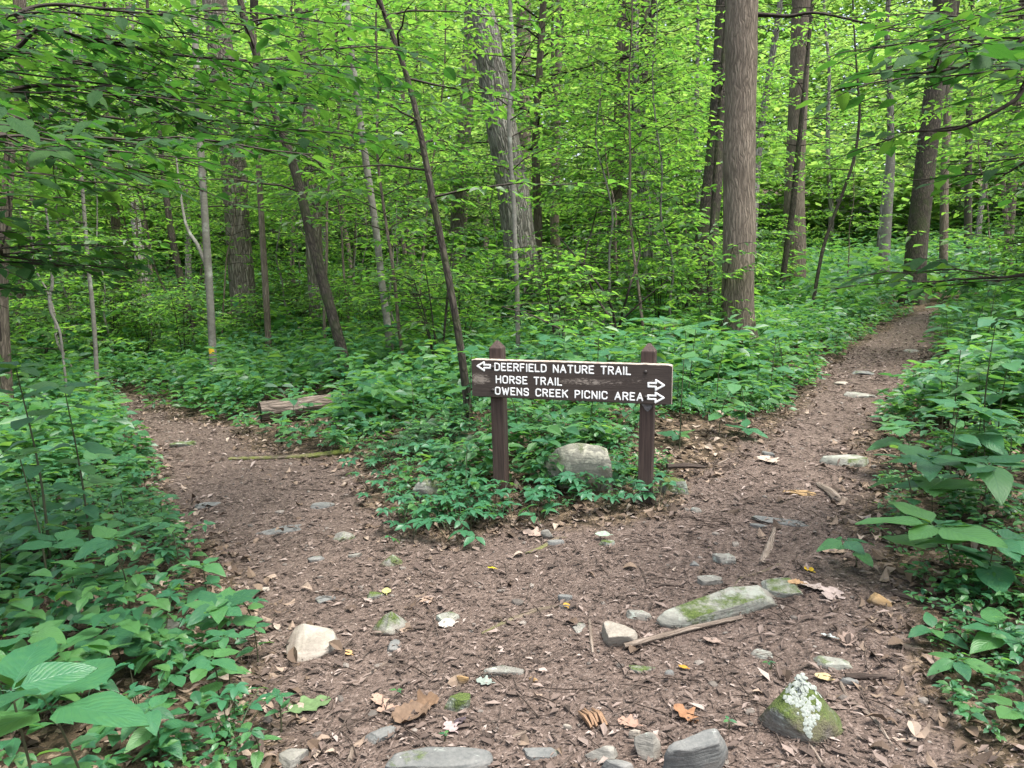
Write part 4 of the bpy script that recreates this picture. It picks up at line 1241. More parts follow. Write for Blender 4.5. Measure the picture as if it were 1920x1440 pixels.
DL(1545, 1275, 24, (.60, .47, .24), "straw-yellow leaf behind the white-crusted stone", False, .6, yaw=1.0)
DL(1062, 1139, 15, (.60, .36, .06), "little orange leaf at the tip of the long mossy root", False, .6, yaw=.2)
DL(1281, 1255, 14, (.62, .30, .04), "little orange leaf in the open trail below the pale stick", False, .5, yaw=.9)
DL(1490, 1130, 22, (.42, .27, .14), "tan curled leaf lying on the upper end of the long slab", False, 1.2, yaw=1.4, lift=.09)
DL(1452, 1106, 26, (.48, .38, .30), "pale brown leaf at the foot of the flat lichen-spotted stone", False, .6, yaw=.5)
DL(1560, 1036, 34, (.46, .34, .24), "tan dead leaf lying below the folded dark plant", True, .5, yaw=1.3)
DL(1525, 1105, 44, (.50, .41, .36), "large pale pinkish dead leaf right of the lichen-spotted stone", True, .5, yaw=.8)
DL(1560, 1118, 40, (.47, .38, .34), "pale dead leaf nearest the orange-brown stone", True, .5, yaw=2.4)
DL(1335, 1206, 26, (.36, .27, .22), "brown dead leaf below the long lichened slab", False, .7, yaw=1.0)
DL(725, 1112, 20, (.55, .52, .20), "yellowing leaf beside the small mossy stone", False, .6, yaw=.1)
DL(845, 1368, 28, (.47, .36, .34), "pale pink dead leaf with a dark one beside it, lower trail", True, .5, yaw=.6)
DL(863, 1358, 22, (.09, .07, .08), "dark purple-brown dead leaf beside the pale pink one", False, .9, yaw=-.6)
DL(1000, 1003, 34, (.48, .36, .30), "pinkish brown leaf at the foot of the sign", True, .6, yaw=1.1)
DL(908, 1282, 24, (.30, .35, .30), "grey-green dead leaf in front of the half-buried grey stone", True, .5, yaw=1.2)
DL(1178, 1360, 30, (.42, .27, .20), "reddish dead leaf leaning behind the rounded brownish stone", True, .7, yaw=1.1)
DL(1130, 1012, 22, (.36, .46, .35), "pale green upturned leaf on the mossy little stone before the sign", False, .6, yaw=1.4, lift=.03)
DL(653, 1228, 16, (.62, .40, .18), "small orange dead leaf right of the large tan stone", False, .7, yaw=.8)
DL(580, 1327, 60, (.15, .24, .10), "torn green fallen leaf lying beside the left plants", True, .3, yaw=-1.0)
DL(770, 1348, 60, (.20, .135, .09), "long brown curled leaf in the lower trail left of the moss", False, 1.5, yaw=-.9)
DL(1440, 865, 40, (.52, .42, .34), "tan leaf at the left edge of the right-hand trail", True, .5, yaw=.2)

# ------------------------------------------------------------------ trees
def rot2(az): return np.array([math.sin(az), math.cos(az), 0.0])


def grow_branch(rng, p0, az, elev, length, r0, leafL, sp_t, sp_l, g, acc, start=.2, droop=.12, sides=4, width=.5, twig_sides=3, lw=.58, acc2=None, spread=1.0):
    n = 7; t = np.linspace(0, 1, n)
    el = elev * (1 - t) ** 1.3 - droop * t + rng.normal(0, .07, n)
    aa = az + np.cumsum(rng.normal(0, .10, n))
    seg = length / (n - 1)
    st = np.stack([np.sin(aa) * np.cos(el), np.cos(aa) * np.cos(el), np.sin(el)], -1) * seg
    P = p0 + np.vstack([np.zeros(3), np.cumsum(st[1:], 0)])
    tube(g, P, np.linspace(r0, max(.0022, r0 * .18), n), sides)
    pos_, dir_, nrm_ = [], [], []
    side = 1
    s = start * length
    while s < length:
        f = s / length * (n - 1); i = min(int(f), n - 2); q = P[i] + (P[i + 1] - P[i]) * (f - i)
        lt = ((length - s) * .75 + .22) * width * rng.uniform(.6, 1.25)
        ta = aa[i] + side * rng.uniform(.6, 1.05) * spread; te = el[i] * .4 + rng.normal(0, .12) - .03
        k = 4; tt = np.linspace(0, 1, k)
        tz = te - .18 * tt
        ts = np.stack([np.sin(ta - side * .25 * tt) * np.cos(tz), np.cos(ta - side * .25 * tt) * np.cos(tz), np.sin(tz)], -1) * (lt / (k - 1))
        T = q + np.vstack([np.zeros(3), np.cumsum(ts[1:], 0)])
        tube(g, T, np.linspace(max(.0025, r0 * .3), .0014, k), twig_sides)
        m = max(2, int(lt / sp_l))
        sl = np.linspace(.12, 1.0, m) * (k - 1); ii = np.minimum(sl.astype(int), k - 2); fr = (sl - ii)[:, None]
        lp = T[ii] * (1 - fr) + T[ii + 1] * fr
        sd = np.where(np.arange(m) % 2 == 0, 1, -1); sd[-1] = 0
        la = ta + sd * rng.uniform(.55, 1.1, m); le = rng.normal(-.16, .22, m)
        pos_.append(lp); dir_.append(np.stack([np.sin(la) * np.cos(le), np.cos(la) * np.cos(le), np.sin(le)], -1))
        side = -side; s += sp_t * rng.uniform(.7, 1.3)
    if pos_:
        pos = np.concatenate(pos_); d = np.concatenate(dir_); m = len(pos)
        nr = np.stack([rng.normal(0, .28, m), rng.normal(0, .28, m), np.ones(m)], -1)
        L = leafL * rng.uniform(.65, 1.2, m)
        acc.append((pos, d, nr, L, L * lw * rng.uniform(.85, 1.15, m)))
    return P


def flush(acc, g, fine=False):
    for a in acc: add_leaves(g, *a, fine=fine)


def make_understory(seed, H=6.0, nb=26, leafL=.085, bl=1.7, sp_t=.20, sp_l=.06, r0=.026, first=.12):
    """a slim understory tree standing on the origin: trunk, twigs and crown meshes"""
    rng = np.random.default_rng(seed)
    k = 9; z = np.linspace(-.15, H, k)
    dr = np.cumsum(rng.normal(0, .10, (k, 2)), 0); dr -= dr[0]; dr[:, 0] += rng.normal(0, .06) * z
    P = catmull(np.stack([dr[:, 0], dr[:, 1], z], -1), 30)
    gt, gw, gl = Geo(), Geo(), Geo(); acc = []
    tube(gt, P, np.linspace(r0, .006, 30), 8)
    az = rng.uniform(0, 6.28)
    for b in range(nb):
        f = first + (1 - first) * ((b + rng.random()) / nb) ** .9
        q = P[min(int(f * 29), 28)]
        az += 2.4 + rng.normal(0, .3)
        ln = bl * (1.05 - .65 * f ** 1.5) * rng.uniform(.6, 1.25)
        grow_branch(rng, q, az, rng.uniform(.1, .75), ln, max(.004, r0 * .38 * (1 - .5 * f)), leafL, sp_t, sp_l, gw, acc)
    flush(acc, gl)
    return gt, gw, gl


def make_crown(seed, Rr=3.2, Hc=7.0, nb=46, leafL=.14, sp_t=.38, sp_l=.12):
    rng = np.random.default_rng(seed)
    gw, gl = Geo(), Geo(); acc = []
    P = catmull(np.array([[0, 0, 0], [rng.normal(0, .3), rng.normal(0, .3), Hc * .5], [rng.normal(0, .5), rng.normal(0, .5), Hc]]), 12)
    tube(gw, P, np.linspace(.11, .02, 12), 6)
    az = 0
    for b in range(nb):
        f = (b + rng.random()) / nb
        q = P[min(int(f * 11), 10)]; az += 2.4 + rng.normal(0, .35)
        ln = Rr * (.55 + .75 * math.sin(math.pi * min(1, f * .85 + .15))) * rng.uniform(.5, 1.1)
        grow_branch(rng, q, az, rng.uniform(.15, .9), ln, .03, leafL, sp_t, sp_l, gw, acc, start=.25, droop=.1, sides=4, lw=.62)
    flush(acc, gl)
    return gw, gl


UNDER, UNDER_SHADE = [], []
for k_, (H_, nb_, bl_) in enumerate(((5.2, 38, 1.9), (6.6, 46, 2.1), (4.2, 32, 1.7), (7.6, 52, 2.3), (3.2, 26, 1.5), (6.0, 42, 2.4))):
    a_, b_, c_ = make_understory(40 + k_, H_, nb_, .118, bl_, .16, .06, first=(.14, .34, .16, .38, .12, .32)[k_])
    ta_ = a_.mesh("trunk", M['bark_brown'] if k_ % 2 else M['bark_grey']); tb_ = b_.mesh("twigs", M['twig'])
    UNDER.append((ta_, tb_, c_.mesh("crown", M['under'], False)))
    UNDER_SHADE.append((ta_, tb_, c_.mesh("crown", M['shade'], False)))  # same crowns in the shade-darkened leaf colour, for the nearest saplings
CROWN = []
for k_ in range(4):
    a_, b_ = make_crown(70 + k_, 3.4, 7.5, 18)
    CROWN.append((a_.mesh("limbs", M['twig']), b_.mesh("crown", M['canopy'], False)))


def big_trunk(px, Y=None, H=17, top_w=.45, sides=28, flare=.45, seed=1, flare_h=.28, wob=.03):
    rng = np.random.default_rng(seed)
    u, v, w = px[0]
    if Y is None: p = ground_hit(u, v); Y = p[1]
    else:
        q = at_depth(u, v, Y); p = np.array([q[0], Y, h1(q[0], Y)])
    P = [np.array([p[0], Y, p[2] - .3])]; Rd = [px[0][2] / 2]
    sc = np.linalg.norm(p - EYE) / F * .99
    P.append(p); Rd.append(w / 2)
    for (u, v, w) in px[1:]:
        q = at_depth(u, v, Y)
        if q[2] < p[2] + .15: continue
        P.append(q); Rd.append(w / 2)
    P = np.array(P); Rd = np.array(Rd) * (Y / math.cos(PITCH)) / F * .985
    last = unit(P[-1] - P[-2]); z = P[-1][2]; r = Rd[-1]
    ext = []; er = []
    if p[2] + H > z + .5:
        steps = max(2, int((p[2] + H - z) / 2.5)); dz = (p[2] + H - z) / steps; q = P[-1].copy()
        for s in range(steps):
            last = unit(last * .8 + np.array([0, rng.normal(0, .03), .25])); q = q + last * dz / last[2]
            ext.append(q.copy()); er.append(r * (1 + (top_w - 1) * (s + 1) / steps))
    P = np.vstack([P] + ([np.array(ext)] if ext else [])); Rd = np.concatenate([Rd, er])
    n = max(24, int(H / .22))
    C = catmull(P, n); tt = np.linspace(0, 1, len(P))
    rad = np.interp(np.linspace(0, 1, n), tt, Rd)
    hh = C[:, 2] - p[2]
    ph = rng.uniform(0, 6, 4); ph0 = ph

    def rmod(th, L):
        z_ = np.maximum(L - .3, 0)
        fl = flare * np.exp(-z_ / flare_h) * (.55 + .45 * np.sin(3 * th + ph0[0]) * np.sin(2 * th + ph0[1]) + .3 * np.sin(5 * th + ph0[2]))
        return 1 + np.maximum(fl, -.05) + wob * np.sin(2 * th + ph0[3] + L * .5) + wob * 1.6 * fbm(np.cos(th) * 1.7 + L * .9, np.sin(th) * 1.7 + L * .35, seed, 3)
    return p, C, rad, rmod


def px_tree(name, label, px, bark, Y=None, H=17, top_w=.45, sides=28, flare=.45, seed=1, crown=None, crown_h=None, crown_s=1.0,
            branches=None, foliage='under', group=None, cat="tree", flare_h=.28, wob=.03):
    rng = np.random.default_rng(seed * 7 + 3)
    p, C, rad, rmod = big_trunk(px, Y, H, top_w, sides, flare, seed, flare_h, wob)
    t = thing(name, label, cat, p, group)
    g = Geo(); tube(g, C - p, rad, sides, rmod=rmod)
    trunk = g.obj("trunk", bark, t)
    if crown is not None:
        top = C[-1] - p
        hb = crown_h if crown_h is not None else H * .55
        i = int(np.argmin(np.abs(C[:, 2] - p[2] - hb))); q = C[i] - p
        for me, nm in zip(CROWN[crown % 4], ("limbs", "crown")):
            o = link(nm, me, t, loc=q, kind="stuff"); o.rotation_euler = (0, 0, rng.uniform(0, 6.28)); o.scale = (crown_s,) * 3
    if branches:
        gw, gl = Geo(), Geo(); acc = []
        az = rng.uniform(0, 6.28)
        b = dict(n=14, h0=1.0, h1=6.0, l0=.8, l1=1.8, leaf=.09, sp_t=.19, sp_l=.058, el=.5, az=None, r=.012, droop=.12)
        b.update(branches)
        for k in range(b['n']):
            hh = b['h0'] + (b['h1'] - b['h0']) * (k + rng.random()) / b['n']
            i = int(np.argmin(np.abs(C[:, 2] - p[2] - hh))); q = C[i] - p
            if b['az'] is None: az += 2.4 + rng.normal(0, .4)
            else: az = rng.uniform(*b['az'])
            grow_branch(rng, q, az, rng.uniform(.0, b['el']), rng.uniform(b['l0'], b['l1']), min(b['r'], rad[i] * .5), b['leaf'], b['sp_t'], b['sp_l'], gw, acc, droop=b['droop'])
        flush(acc, gl)
        gw.obj("twigs", M['twig'], t, kind="stuff"); gl.obj("crown", M[foliage], t, False, kind="stuff")
    return t, trunk, p, C, rad


def build_trees():
    T = px_tree
    T("oak_tree", "big straight tree with tight furrowed bark left of the leaning dark trunk", [(467, 655, 46), (456, 560, 48), (447, 440, 46), (436, 300, 45), (424, 180, 43), (410, 60, 42), (402, 0, 41)], M['bark_oak'], H=18, seed=1, flare=.22, crown=0, crown_h=9)
    t, tr, p, C, rad = T("beech_tree", "slim smooth grey tree wearing a yellow paint blaze beside the left-hand trail",
      [(400, 722, 15), (399, 660, 14.5), (394, 560, 14), (389, 480, 14), (384, 400, 13), (377, 290, 12), (370, 160, 11), (364, 40, 10)], M['bark_grey'], H=9, top_w=.3, sides=14, flare=.25, seed=2, wob=.05,
      branches=dict(n=12, h0=2.6, h1=7, l0=1.0, l1=2.0, leaf=.085), foliage='under')
    # yellow blaze
    b = at_depth(399.5, 663, p[1]); i = int(np.argmin(np.abs(C[:, 2] - b[2]))); r = rad[i] * 1.04
    g = Geo(); hs = .055; k = 8; a = np.linspace(-2.25, -.9, k)
    rows = []
    for q_ in range(5):
        f = q_ / 4; zz = -hs + 2 * hs * f; e = .18 * math.sin(f * 9)
        c = C[i] - p + (C[i + 1] - C[i]) * (zz / (C[i + 1] - C[i])[2])
        rows.append(np.stack([c[0] + (r + .003) * np.cos(a + e * .4), c[1] + (r + .003) * np.sin(a + e * .4), np.full(k, c[2]) + .006 * np.sin(a * 7 + q_)], -1))
    V = np.array(rows).reshape(-1, 3); ii = np.arange(4)[:, None]; jj = np.arange(k - 1)[None]
    g.add(V, np.stack([ii * k + jj, ii * k + jj + 1, (ii + 1) * k + jj + 1, (ii + 1) * k + jj], -1).reshape(-1, 4))
    m, nt, out = new_mat("yellow_blaze_paint"); N = NT(nt)
    q, _ = N.noise(N.n("ShaderNodeTexCoord").outputs["Object"], 60, 4, .7)
    nt.links.new(N.principled(N.ramp(q, [(.3, (.45, .28, .03)), (.5, (.75, .48, .03))]), .6, .3), out.inputs[0])
    g.obj("paint_blaze", m, t, label="yellow painted trail blaze")
    # side limb of the grey tree
    q = [C[int(np.argmin(np.abs(C[:, 2] - at_depth(389, 505, p[1])[2])))], at_depth(372, 462, p[1]), at_depth(350, 425, p[1] + .2), at_depth(338, 360, p[1] + .4), at_depth(330, 290, p[1] + .6)]
    g = Geo(); tube(g, catmull(q, 16) - p, np.linspace(.035, .012, 16), 8); g.obj("limb", M['bark_grey'], t)
    T("leaning_tree", "dark slender trunk leaning left, rooted at the fallen log", [(655, 728, 22), (640, 655, 21), (620, 580, 20), (600, 510, 20), (580, 430, 19), (560, 345, 18), (532, 255, 17), (505, 180, 15), (480, 100, 14), (455, 20, 12)], M['bark_dark'], H=7.5, top_w=.5, sides=14, flare=.3, seed=3, wob=.05,
      branches=dict(n=16, h0=2.4, h1=6.5, l0=1.0, l1=2.3, leaf=.095, el=.6, r=.016), foliage='shade')
    T("leaning_sapling", "thin dark sapling leaning left just behind the left end of the sign", [(880, 792, 15), (875, 740, 15), (862, 640, 14), (848, 560, 13.5), (833, 480, 13), (815, 390, 13), (798, 300, 12), (782, 220, 11), (765, 150, 10), (738, 70, 9), (712, 0, 8)], M['bark_dark'], H=5.4, top_w=.6, sides=12, flare=.2, seed=4, wob=.05,
      branches=dict(n=19, h0=1.9, h1=5.2, l0=.8, l1=2.0, leaf=.095, el=.35, r=.011), foliage='shade')
    T("ash_tree", "huge pale ridged trunk leaning left in the middle of the forest", [(990, 600, 62), (982, 520, 60), (972, 440, 58), (962, 360, 57), (950, 290, 56), (937, 220, 54), (922, 130, 52), (907, 50, 52), (897, 0, 50)], M['bark_ash'], Y=19, H=20, seed=5, flare=.2, crown=1, crown_h=11, sides=36)
    T("poplar_tree", "dark upright trunk just left of the huge pale leaning one", [(858, 590, 30), (856, 500, 28), (858, 400, 26), (866, 300, 25), (874, 200, 25), (880, 100, 24), (884, 0, 23)], M['bark_oak'], Y=23, H=18, seed=6, flare=.2, crown=2, crown_h=10, sides=20)
    T("maple_sapling", "thin grey-green sapling growing in front of the huge pale trunk", [(972, 640, 9), (970, 560, 9), (966, 460, 8.5), (963, 380, 8.5), (957, 290, 8), (955, 200, 7.5), (963, 160, 7), (962, 90, 6.5), (956, 0, 6)], M['bark_grey'], Y=10.5, H=7.5, top_w=.4, sides=10, flare=.15, seed=7, wob=.05,
      branches=dict(n=22, h0=2.4, h1=6.8, l0=.8, l1=2.1, leaf=.09, el=.75, r=.009), foliage='under')
    t, tr, p, C, rad = T("tulip_tree", "massive brown trunk standing upright left of the right-hand trail", [(1382, 672, 60), (1381, 600, 57), (1383, 520, 56), (1386, 440, 58), (1386, 360, 55), (1386, 280, 56), (1388, 200, 53), (1390, 100, 54), (1391, 0, 55)], M['bark_brown'], H=19, seed=8, flare=.75, flare_h=.32, crown=3, crown_h=10, sides=44, wob=.035)
    q = [C[int(np.argmin(np.abs(C[:, 2] - at_depth(1410, 26, p[1])[2])))] , at_depth(1440, 28, p[1] - .1), at_depth(1480, 30, p[1] - .2), at_depth(1530, 24, p[1] - .4), at_depth(1610, 40, p[1] - .6), at_depth(1690, 60, p[1] - .9)]
    g = Geo(); tube(g, catmull(q, 20) - p, np.linspace(.035, .008, 20), 7); g.obj("limb", M['twig'], t)
    rng = np.random.default_rng(8); gw, gl = Geo(), Geo(); acc = []
    for k in range(6):
        s = catmull(q, 20)[8 + 2 * k] - p
        grow_branch(rng, s, rng.uniform(.5, 2.6), .1, rng.uniform(.6, 1.3), .007, .09, .18, .058, gw, acc)
    flush(acc, gl); gw.obj("twigs", M['twig'], t, kind="stuff"); gl.obj("foliage", M['under'], t, False, kind="stuff")
    T("dark_oak_tree", "dark furrowed trunk leaning right behind the massive brown one", [(1303, 628, 48), (1310, 560, 44), (1320, 480, 42), (1330, 400, 38), (1338, 320, 34), (1346, 230, 32), (1352, 140, 30), (1356, 40, 28)], M['bark_dark'], Y=15.5, H=17, seed=9, flare=.35, crown=0, crown_h=10, sides=26)
    T("sapling", "thin green-grey trunk squeezed between the dark furrowed trunk and the massive one", [(1329, 655, 11), (1330, 560, 11), (1334, 450, 10), (1340, 350, 9), (1347, 240, 8)], M['bark_dark'], Y=13.4, H=7, top_w=.4, sides=10, flare=.15, seed=10, branches=dict(n=12, h0=2.8, h1=6.5, l0=.7, l1=1.6), foliage='under')
    T("maple_tree", "broad reddish brown trunk straight beyond the massive one", [(1490, 545, 41), (1490, 470, 40), (1489, 380, 36), (1492, 290, 33), (1496, 200, 33), (1500, 100, 34), (1503, 0, 34)], M['bark_brown'], Y=22, H=18, seed=11, flare=.25, crown=1, crown_h=9, sides=28)
    T("slanted_tree", "thin dark trunk slanting right across the broad reddish brown one", [(1462, 572, 11), (1472, 490, 11), (1485, 400, 11), (1495, 300, 10), (1503, 220, 9), (1510, 150, 8)], M['bark_dark'], Y=18, H=9, top_w=.4, sides=10, flare=.15, seed=12, branches=dict(n=14, h0=3, h1=8, l0=.8, l1=2), foliage='under')
    T("slanted_sapling", "thin crooked sapling slanting right beside the right-hand trail", [(1522, 552, 7), (1540, 480, 7), (1560, 415, 6.5), (1577, 370, 6), (1598, 310, 5.5), (1608, 260, 5), (1612, 205, 4.5), (1608, 150, 4)], M['bark_dark'], Y=16, H=7.5, top_w=.4, sides=8, flare=.1, seed=13, branches=dict(n=16, h0=2.6, h1=7, l0=.9, l1=2.2, el=.6), foliage='under')
    T("snag", "broken dead trunk with a hole near its top in the right-hand distance", [(1655, 520, 22), (1660, 450, 19), (1664, 390, 18), (1668, 340, 17), (1670, 308, 15)], M['bark_grey'], Y=27, H=4.6, top_w=.8, sides=16, flare=.2, seed=14)
    t, tr, p, C, rad = T("chestnut_oak_tree", "dark deeply furrowed trunk leaning right at the top of the right-hand trail", [(1711, 578, 47), (1716, 500, 39), (1722, 430, 37), (1732, 340, 35), (1742, 250, 34), (1755, 150, 34), (1764, 80, 36), (1772, 0, 38)], M['bark_dark'], Y=19.5, H=18, seed=15, flare=.45, crown=2, crown_h=9, sides=30)
    T("hickory_tree", "slim brown trunk standing right of the dark furrowed one on the crest", [(1770, 515, 15), (1770, 430, 15), (1771, 330, 14), (1776, 230, 13), (1782, 100, 12)], M['bark_brown'], Y=24, H=15, seed=16, flare=.2, crown=3, crown_h=7, sides=14)
    T("straight_tree", "short-looking dark trunk far beyond the crest of the right-hand trail", [(1815, 475, 13), (1815, 420, 13), (1816, 300, 12), (1820, 100, 11)], M['bark_dark'], Y=32, H=16, seed=17, flare=.2, crown=0, crown_h=8, sides=12)
    T("edge_tree", "brown trunk far off near the right border behind pale leaves", [(1890, 480, 17), (1896, 380, 16), (1904, 240, 15), (1912, 100, 14)], M['bark_brown'], Y=26, H=15, seed=18, flare=.2, crown=1, crown_h=8, sides=12)
    t, tr, p, C, rad = T("vine_tree", "brown trunk with a dark hanging vine at the far left border", [(4, 668, 22), (5, 580, 20), (7, 470, 20), (13, 370, 19), (20, 270, 17), (30, 180, 15), (38, 90, 13)], M['bark_brown'], Y=9.5, H=10, top_w=.4, sides=14, flare=.25, seed=19, wob=.05, branches=dict(n=12, h0=3.4, h1=8, l0=.8, l1=1.8), foliage='shade')
    q = [at_depth(u, v, p[1] - .15) for u, v in ((2, 640), (-6, 520), (10, 440), (18, 400), (14, 340), (18, 290), (22, 240))]
    g = Geo(); tube(g, catmull(q, 26) - p, .012, 6); g.obj("vine", M['twig'], t)
    T("straight_pole_tree", "straight thin brown trunk right of the big furrowed tree on the left", [(503, 632, 12), (498, 540, 12), (492, 440, 11), (486, 330, 10.5), (481, 220, 10), (478, 100, 9)], M['bark_brown'], Y=15, H=12, seed=20, flare=.15, sides=10, crown=2, crown_h=6, crown_s=.7)
    T("furrowed_tree", "dark furrowed tree partly hidden by the leaning dark trunk", [(598, 625, 30), (593, 540, 29), (588, 440, 30), (582, 330, 28), (575, 200, 26), (568, 80, 25), (564, 0, 25)], M['bark_oak'], Y=18, H=18, seed=21, flare=.25, crown=3, crown_h=9, sides=22)
    T("mottled_tree", "slender mottled grey trunk curving up between the two leaning dark ones", [(733, 690, 15), (728, 620, 14), (716, 530, 13), (706, 440, 13), (693, 350, 12.5), (680, 260, 12), (668, 170, 11), (656, 70, 10), (650, 0, 10)], M['bark_grey'], Y=12.5, H=10, top_w=.4, sides=12, flare=.2, seed=22, branches=dict(n=14, h0=3.0, h1=8, l0=.8, l1=2.0), foliage='under')
    T("tilted_tree", "dark tilted trunk deep in the trees left of the yellow-blazed one", [(368, 640, 14), (352, 580, 14), (336, 510, 13), (322, 440, 12), (312, 370, 11), (304, 300, 9)], M['bark_dark'], Y=17, H=9, top_w=.4, sides=12, flare=.2, seed=23, branches=dict(n=10, h0=3, h1=8, l0=.8, l1=2), foliage='under')
    T("shaded_tree", "brown trunk in shade above the end of the left-hand trail", [(236, 655, 19), (231, 590, 18), (225, 520, 17), (218, 430, 16), (210, 300, 16)], M['bark_brown'], Y=21, H=15, seed=24, flare=.2, sides=14, crown=1, crown_h=7)
    T("young_tree", "slim grey trunk left of the shaded brown one", [(181, 725, 8), (179, 650, 8), (173, 570, 8), (166, 500, 7.5), (158, 400, 7)], M['bark_grey'], Y=11, H=7, top_w=.4, sides=9, flare=.15, seed=25, branches=dict(n=12, h0=2.2, h1=6.5, l0=.7, l1=1.7), foliage='under')
    T("crooked_sapling", "pale crooked stem snaking up at the left", [(122, 690, 5), (115, 640, 5), (108, 612, 5.5), (96, 585, 6), (93, 560, 6.5), (98, 535, 6), (97, 512, 5.5)], M['bark_grey'], Y=10, H=3.2, top_w=.5, sides=8, flare=.1, seed=26, branches=dict(n=6, h0=1.8, h1=3.1, l0=.5, l1=1.1, r=.006), foliage='under')
    T("mid_tree", "dark trunk right of the thin sapling in front of the huge pale trunk", [(1046, 600, 17), (1044, 540, 16), (1040, 440, 16), (1042, 300, 15), (1046, 150, 14)], M['bark_brown'], Y=25, H=16, seed=27, flare=.2, sides=12, crown=2, crown_h=8)
    T("basswood_tree", "brown trunk standing behind the middle of the sign", [(1152, 615, 23), (1152, 540, 20), (1154, 440, 19), (1158, 330, 20), (1163, 200, 22), (1168, 60, 24)], M['bark_brown'], Y=20, H=17, seed=28, flare=.25, sides=18, crown=0, crown_h=8.5)
    T("twin_stem_tree", "pair of distant reddish stems high up right of the huge pale trunk", [(985, 480, 20), (984, 300, 22), (982, 160, 25), (982, 0, 27)], M['bark_brown'], Y=30, H=18, seed=29, flare=.1, sides=12, crown=1, crown_h=9)
    T("thin_far_tree", "thin dark trunk between the sign's brown trunk and the dark leaning one", [(1206, 590, 13), (1202, 480, 12), (1204, 330, 12), (1206, 180, 12), (1208, 30, 12)], M['bark_dark'], Y=26, H=15, seed=30, flare=.15, sides=10, crown=3, crown_h=7)
    # arching shrub behind the sign
    rng = np.random.default_rng(31)
    base = np.array([at_depth(1150, 690, 11)[0], 11.0, 0]); base[2] = h1(base[0], 11.0)
    t = thing("arching_shrub", "shrub of dark arching bare stems behind the right half of the sign", "shrub", base)
    for px in (((1150, 690), (1148, 610), (1120, 560), (1095, 500), (1110, 430), (1120, 390)), ((1152, 690), (1152, 600), (1130, 545), (1078, 480), (1045, 440)),
               ((1156, 690), (1160, 620), (1180, 540), (1200, 470), (1185, 420)), ((1150, 690), (1165, 650), (1160, 610), (1210, 560), (1260, 520))):
        q = catmull([at_depth(u, v, 11 + rng.uniform(-.3, .3)) for u, v in px], 22)
        g = Geo(); tube(g, q - base, np.linspace(.024, .007, 22), 7); g.obj("stem", M['twig'], t)
        gw, gl = Geo(), Geo(); acc = []
        for k in range(4):
            grow_branch(rng, q[8 + 4 * k] - base if 8 + 4 * k < 22 else q[-1] - base, rng.uniform(0, 6.28), .2, rng.uniform(.6, 1.2), .006, .085, .2, .06, gw, acc)
        flush(acc, gl); gw.obj("twigs", M['twig'], t, kind="stuff"); gl.obj("foliage", M['under'], t, False, kind="stuff")
    # low arching branch behind the sign
    q = catmull([at_depth(u, v, 8.5) for u, v in ((940, 575), (1000, 592), (1040, 612), (1080, 628), (1110, 645), (1140, 668))], 20)
    base = q[-1].copy(); base[2] = h1(base[0], base[1])
    t = thing("bent_sapling", "bare bent stem arching low behind the top edge of the sign", "sapling", base)
    g = Geo(); tube(g, np.vstack([base - [0, 0, .05], q[::-1]]) - base, np.linspace(.016, .006, 21), 7); g.obj("stem", M['bark_dark'], t)
    gw, gl = Geo(), Geo(); acc = []
    for k in range(7): grow_branch(rng, q[2 * k] - base, rng.uniform(0, 6.28), .2, rng.uniform(.5, .9), .005, .08, .2, .06, gw, acc)
    flush(acc, gl); gw.obj("twigs", M['twig'], t, kind="stuff"); gl.obj("foliage", M['under'], t, False, kind="stuff")


build_trees()


def place_set(name, label, group, meshes, names, loc, rz, sc, tilt=(0, 0)):
    t = thing(name, label, "tree" if "tree" in name else "sapling", loc, group, rz)
    t.scale = sc; t.rotation_euler = (tilt[0], tilt[1], rz)
    for me, nm in zip(meshes, names):
        link(nm, me, t, kind=None if nm == "trunk" else "stuff")
    return t


def to_px(p):
    d = np.asarray(p) - EYE; f = d @ FWD
    return 960 + F * (d @ RIGHT) / f, 720 - F * (d @ UP) / f


def zone(x, y):
    sdv = float(path_sd(np.array([x]), np.array([y]))[0])
    if x < -.32 * y - .6 and x < -1.5: return 0
    if x > .42 * y + .6: return 2
    return 1


ORD = ["nearest", "second nearest", "third nearest", "fourth nearest", "fifth nearest", "sixth nearest", "seventh nearest", "eighth nearest", "ninth nearest", "tenth nearest", "eleventh nearest", "twelfth nearest", "thirteenth nearest", "fourteenth nearest", "fifteenth nearest", "sixteenth nearest", "seventeenth nearest", "eighteenth nearest"]
TREE_MARKS = [(5, "vine-hung trunk"), (110, "pale crooked stem"), (181, "slim grey trunk"), (232, "shaded brown trunk"), (345, "tilted dark trunk"), (393, "yellow-blazed trunk"), (452, "big furrowed tree"), (495, "straight thin trunk"),
              (585, "leaning dark trunk"), (710, "mottled grey trunk"), (830, "leaning dark sapling"), (950, "huge pale trunk"), (1040, "dark trunk behind the sign"), (1152, "brown trunk behind the sign"), (1205, "thin far trunk"),
              (1320, "dark leaning trunk by the stump"), (1383, "massive brown trunk"), (1490, "reddish brown trunk"), (1570, "crooked slanting sapling"), (1662, "broken snag"), (1728, "dark trunk on the crest"), (1772, "slim brown trunk on the crest"), (1900, "brown trunk at the right border")]


def label_trees(items, noun):
    buckets = {}
    for o in items:
        u, v = to_px(o.location); d = math.hypot(o.location[0], o.location[1])
        k = min(TREE_MARKS, key=lambda m: abs(m[0] - u))
        buckets.setdefault((k[1], "left" if u < k[0] else "right"), []).append((d, o))
    for (mk, side), L in buckets.items():
        L.sort(key=lambda q: q[0])
        for i, (d, o) in enumerate(L):
            o["label"] = (noun + " just " + side + " of the " + mk) if len(L) == 1 else ORD[min(i, 17)] + " " + noun + " just " + side + " of the " + mk


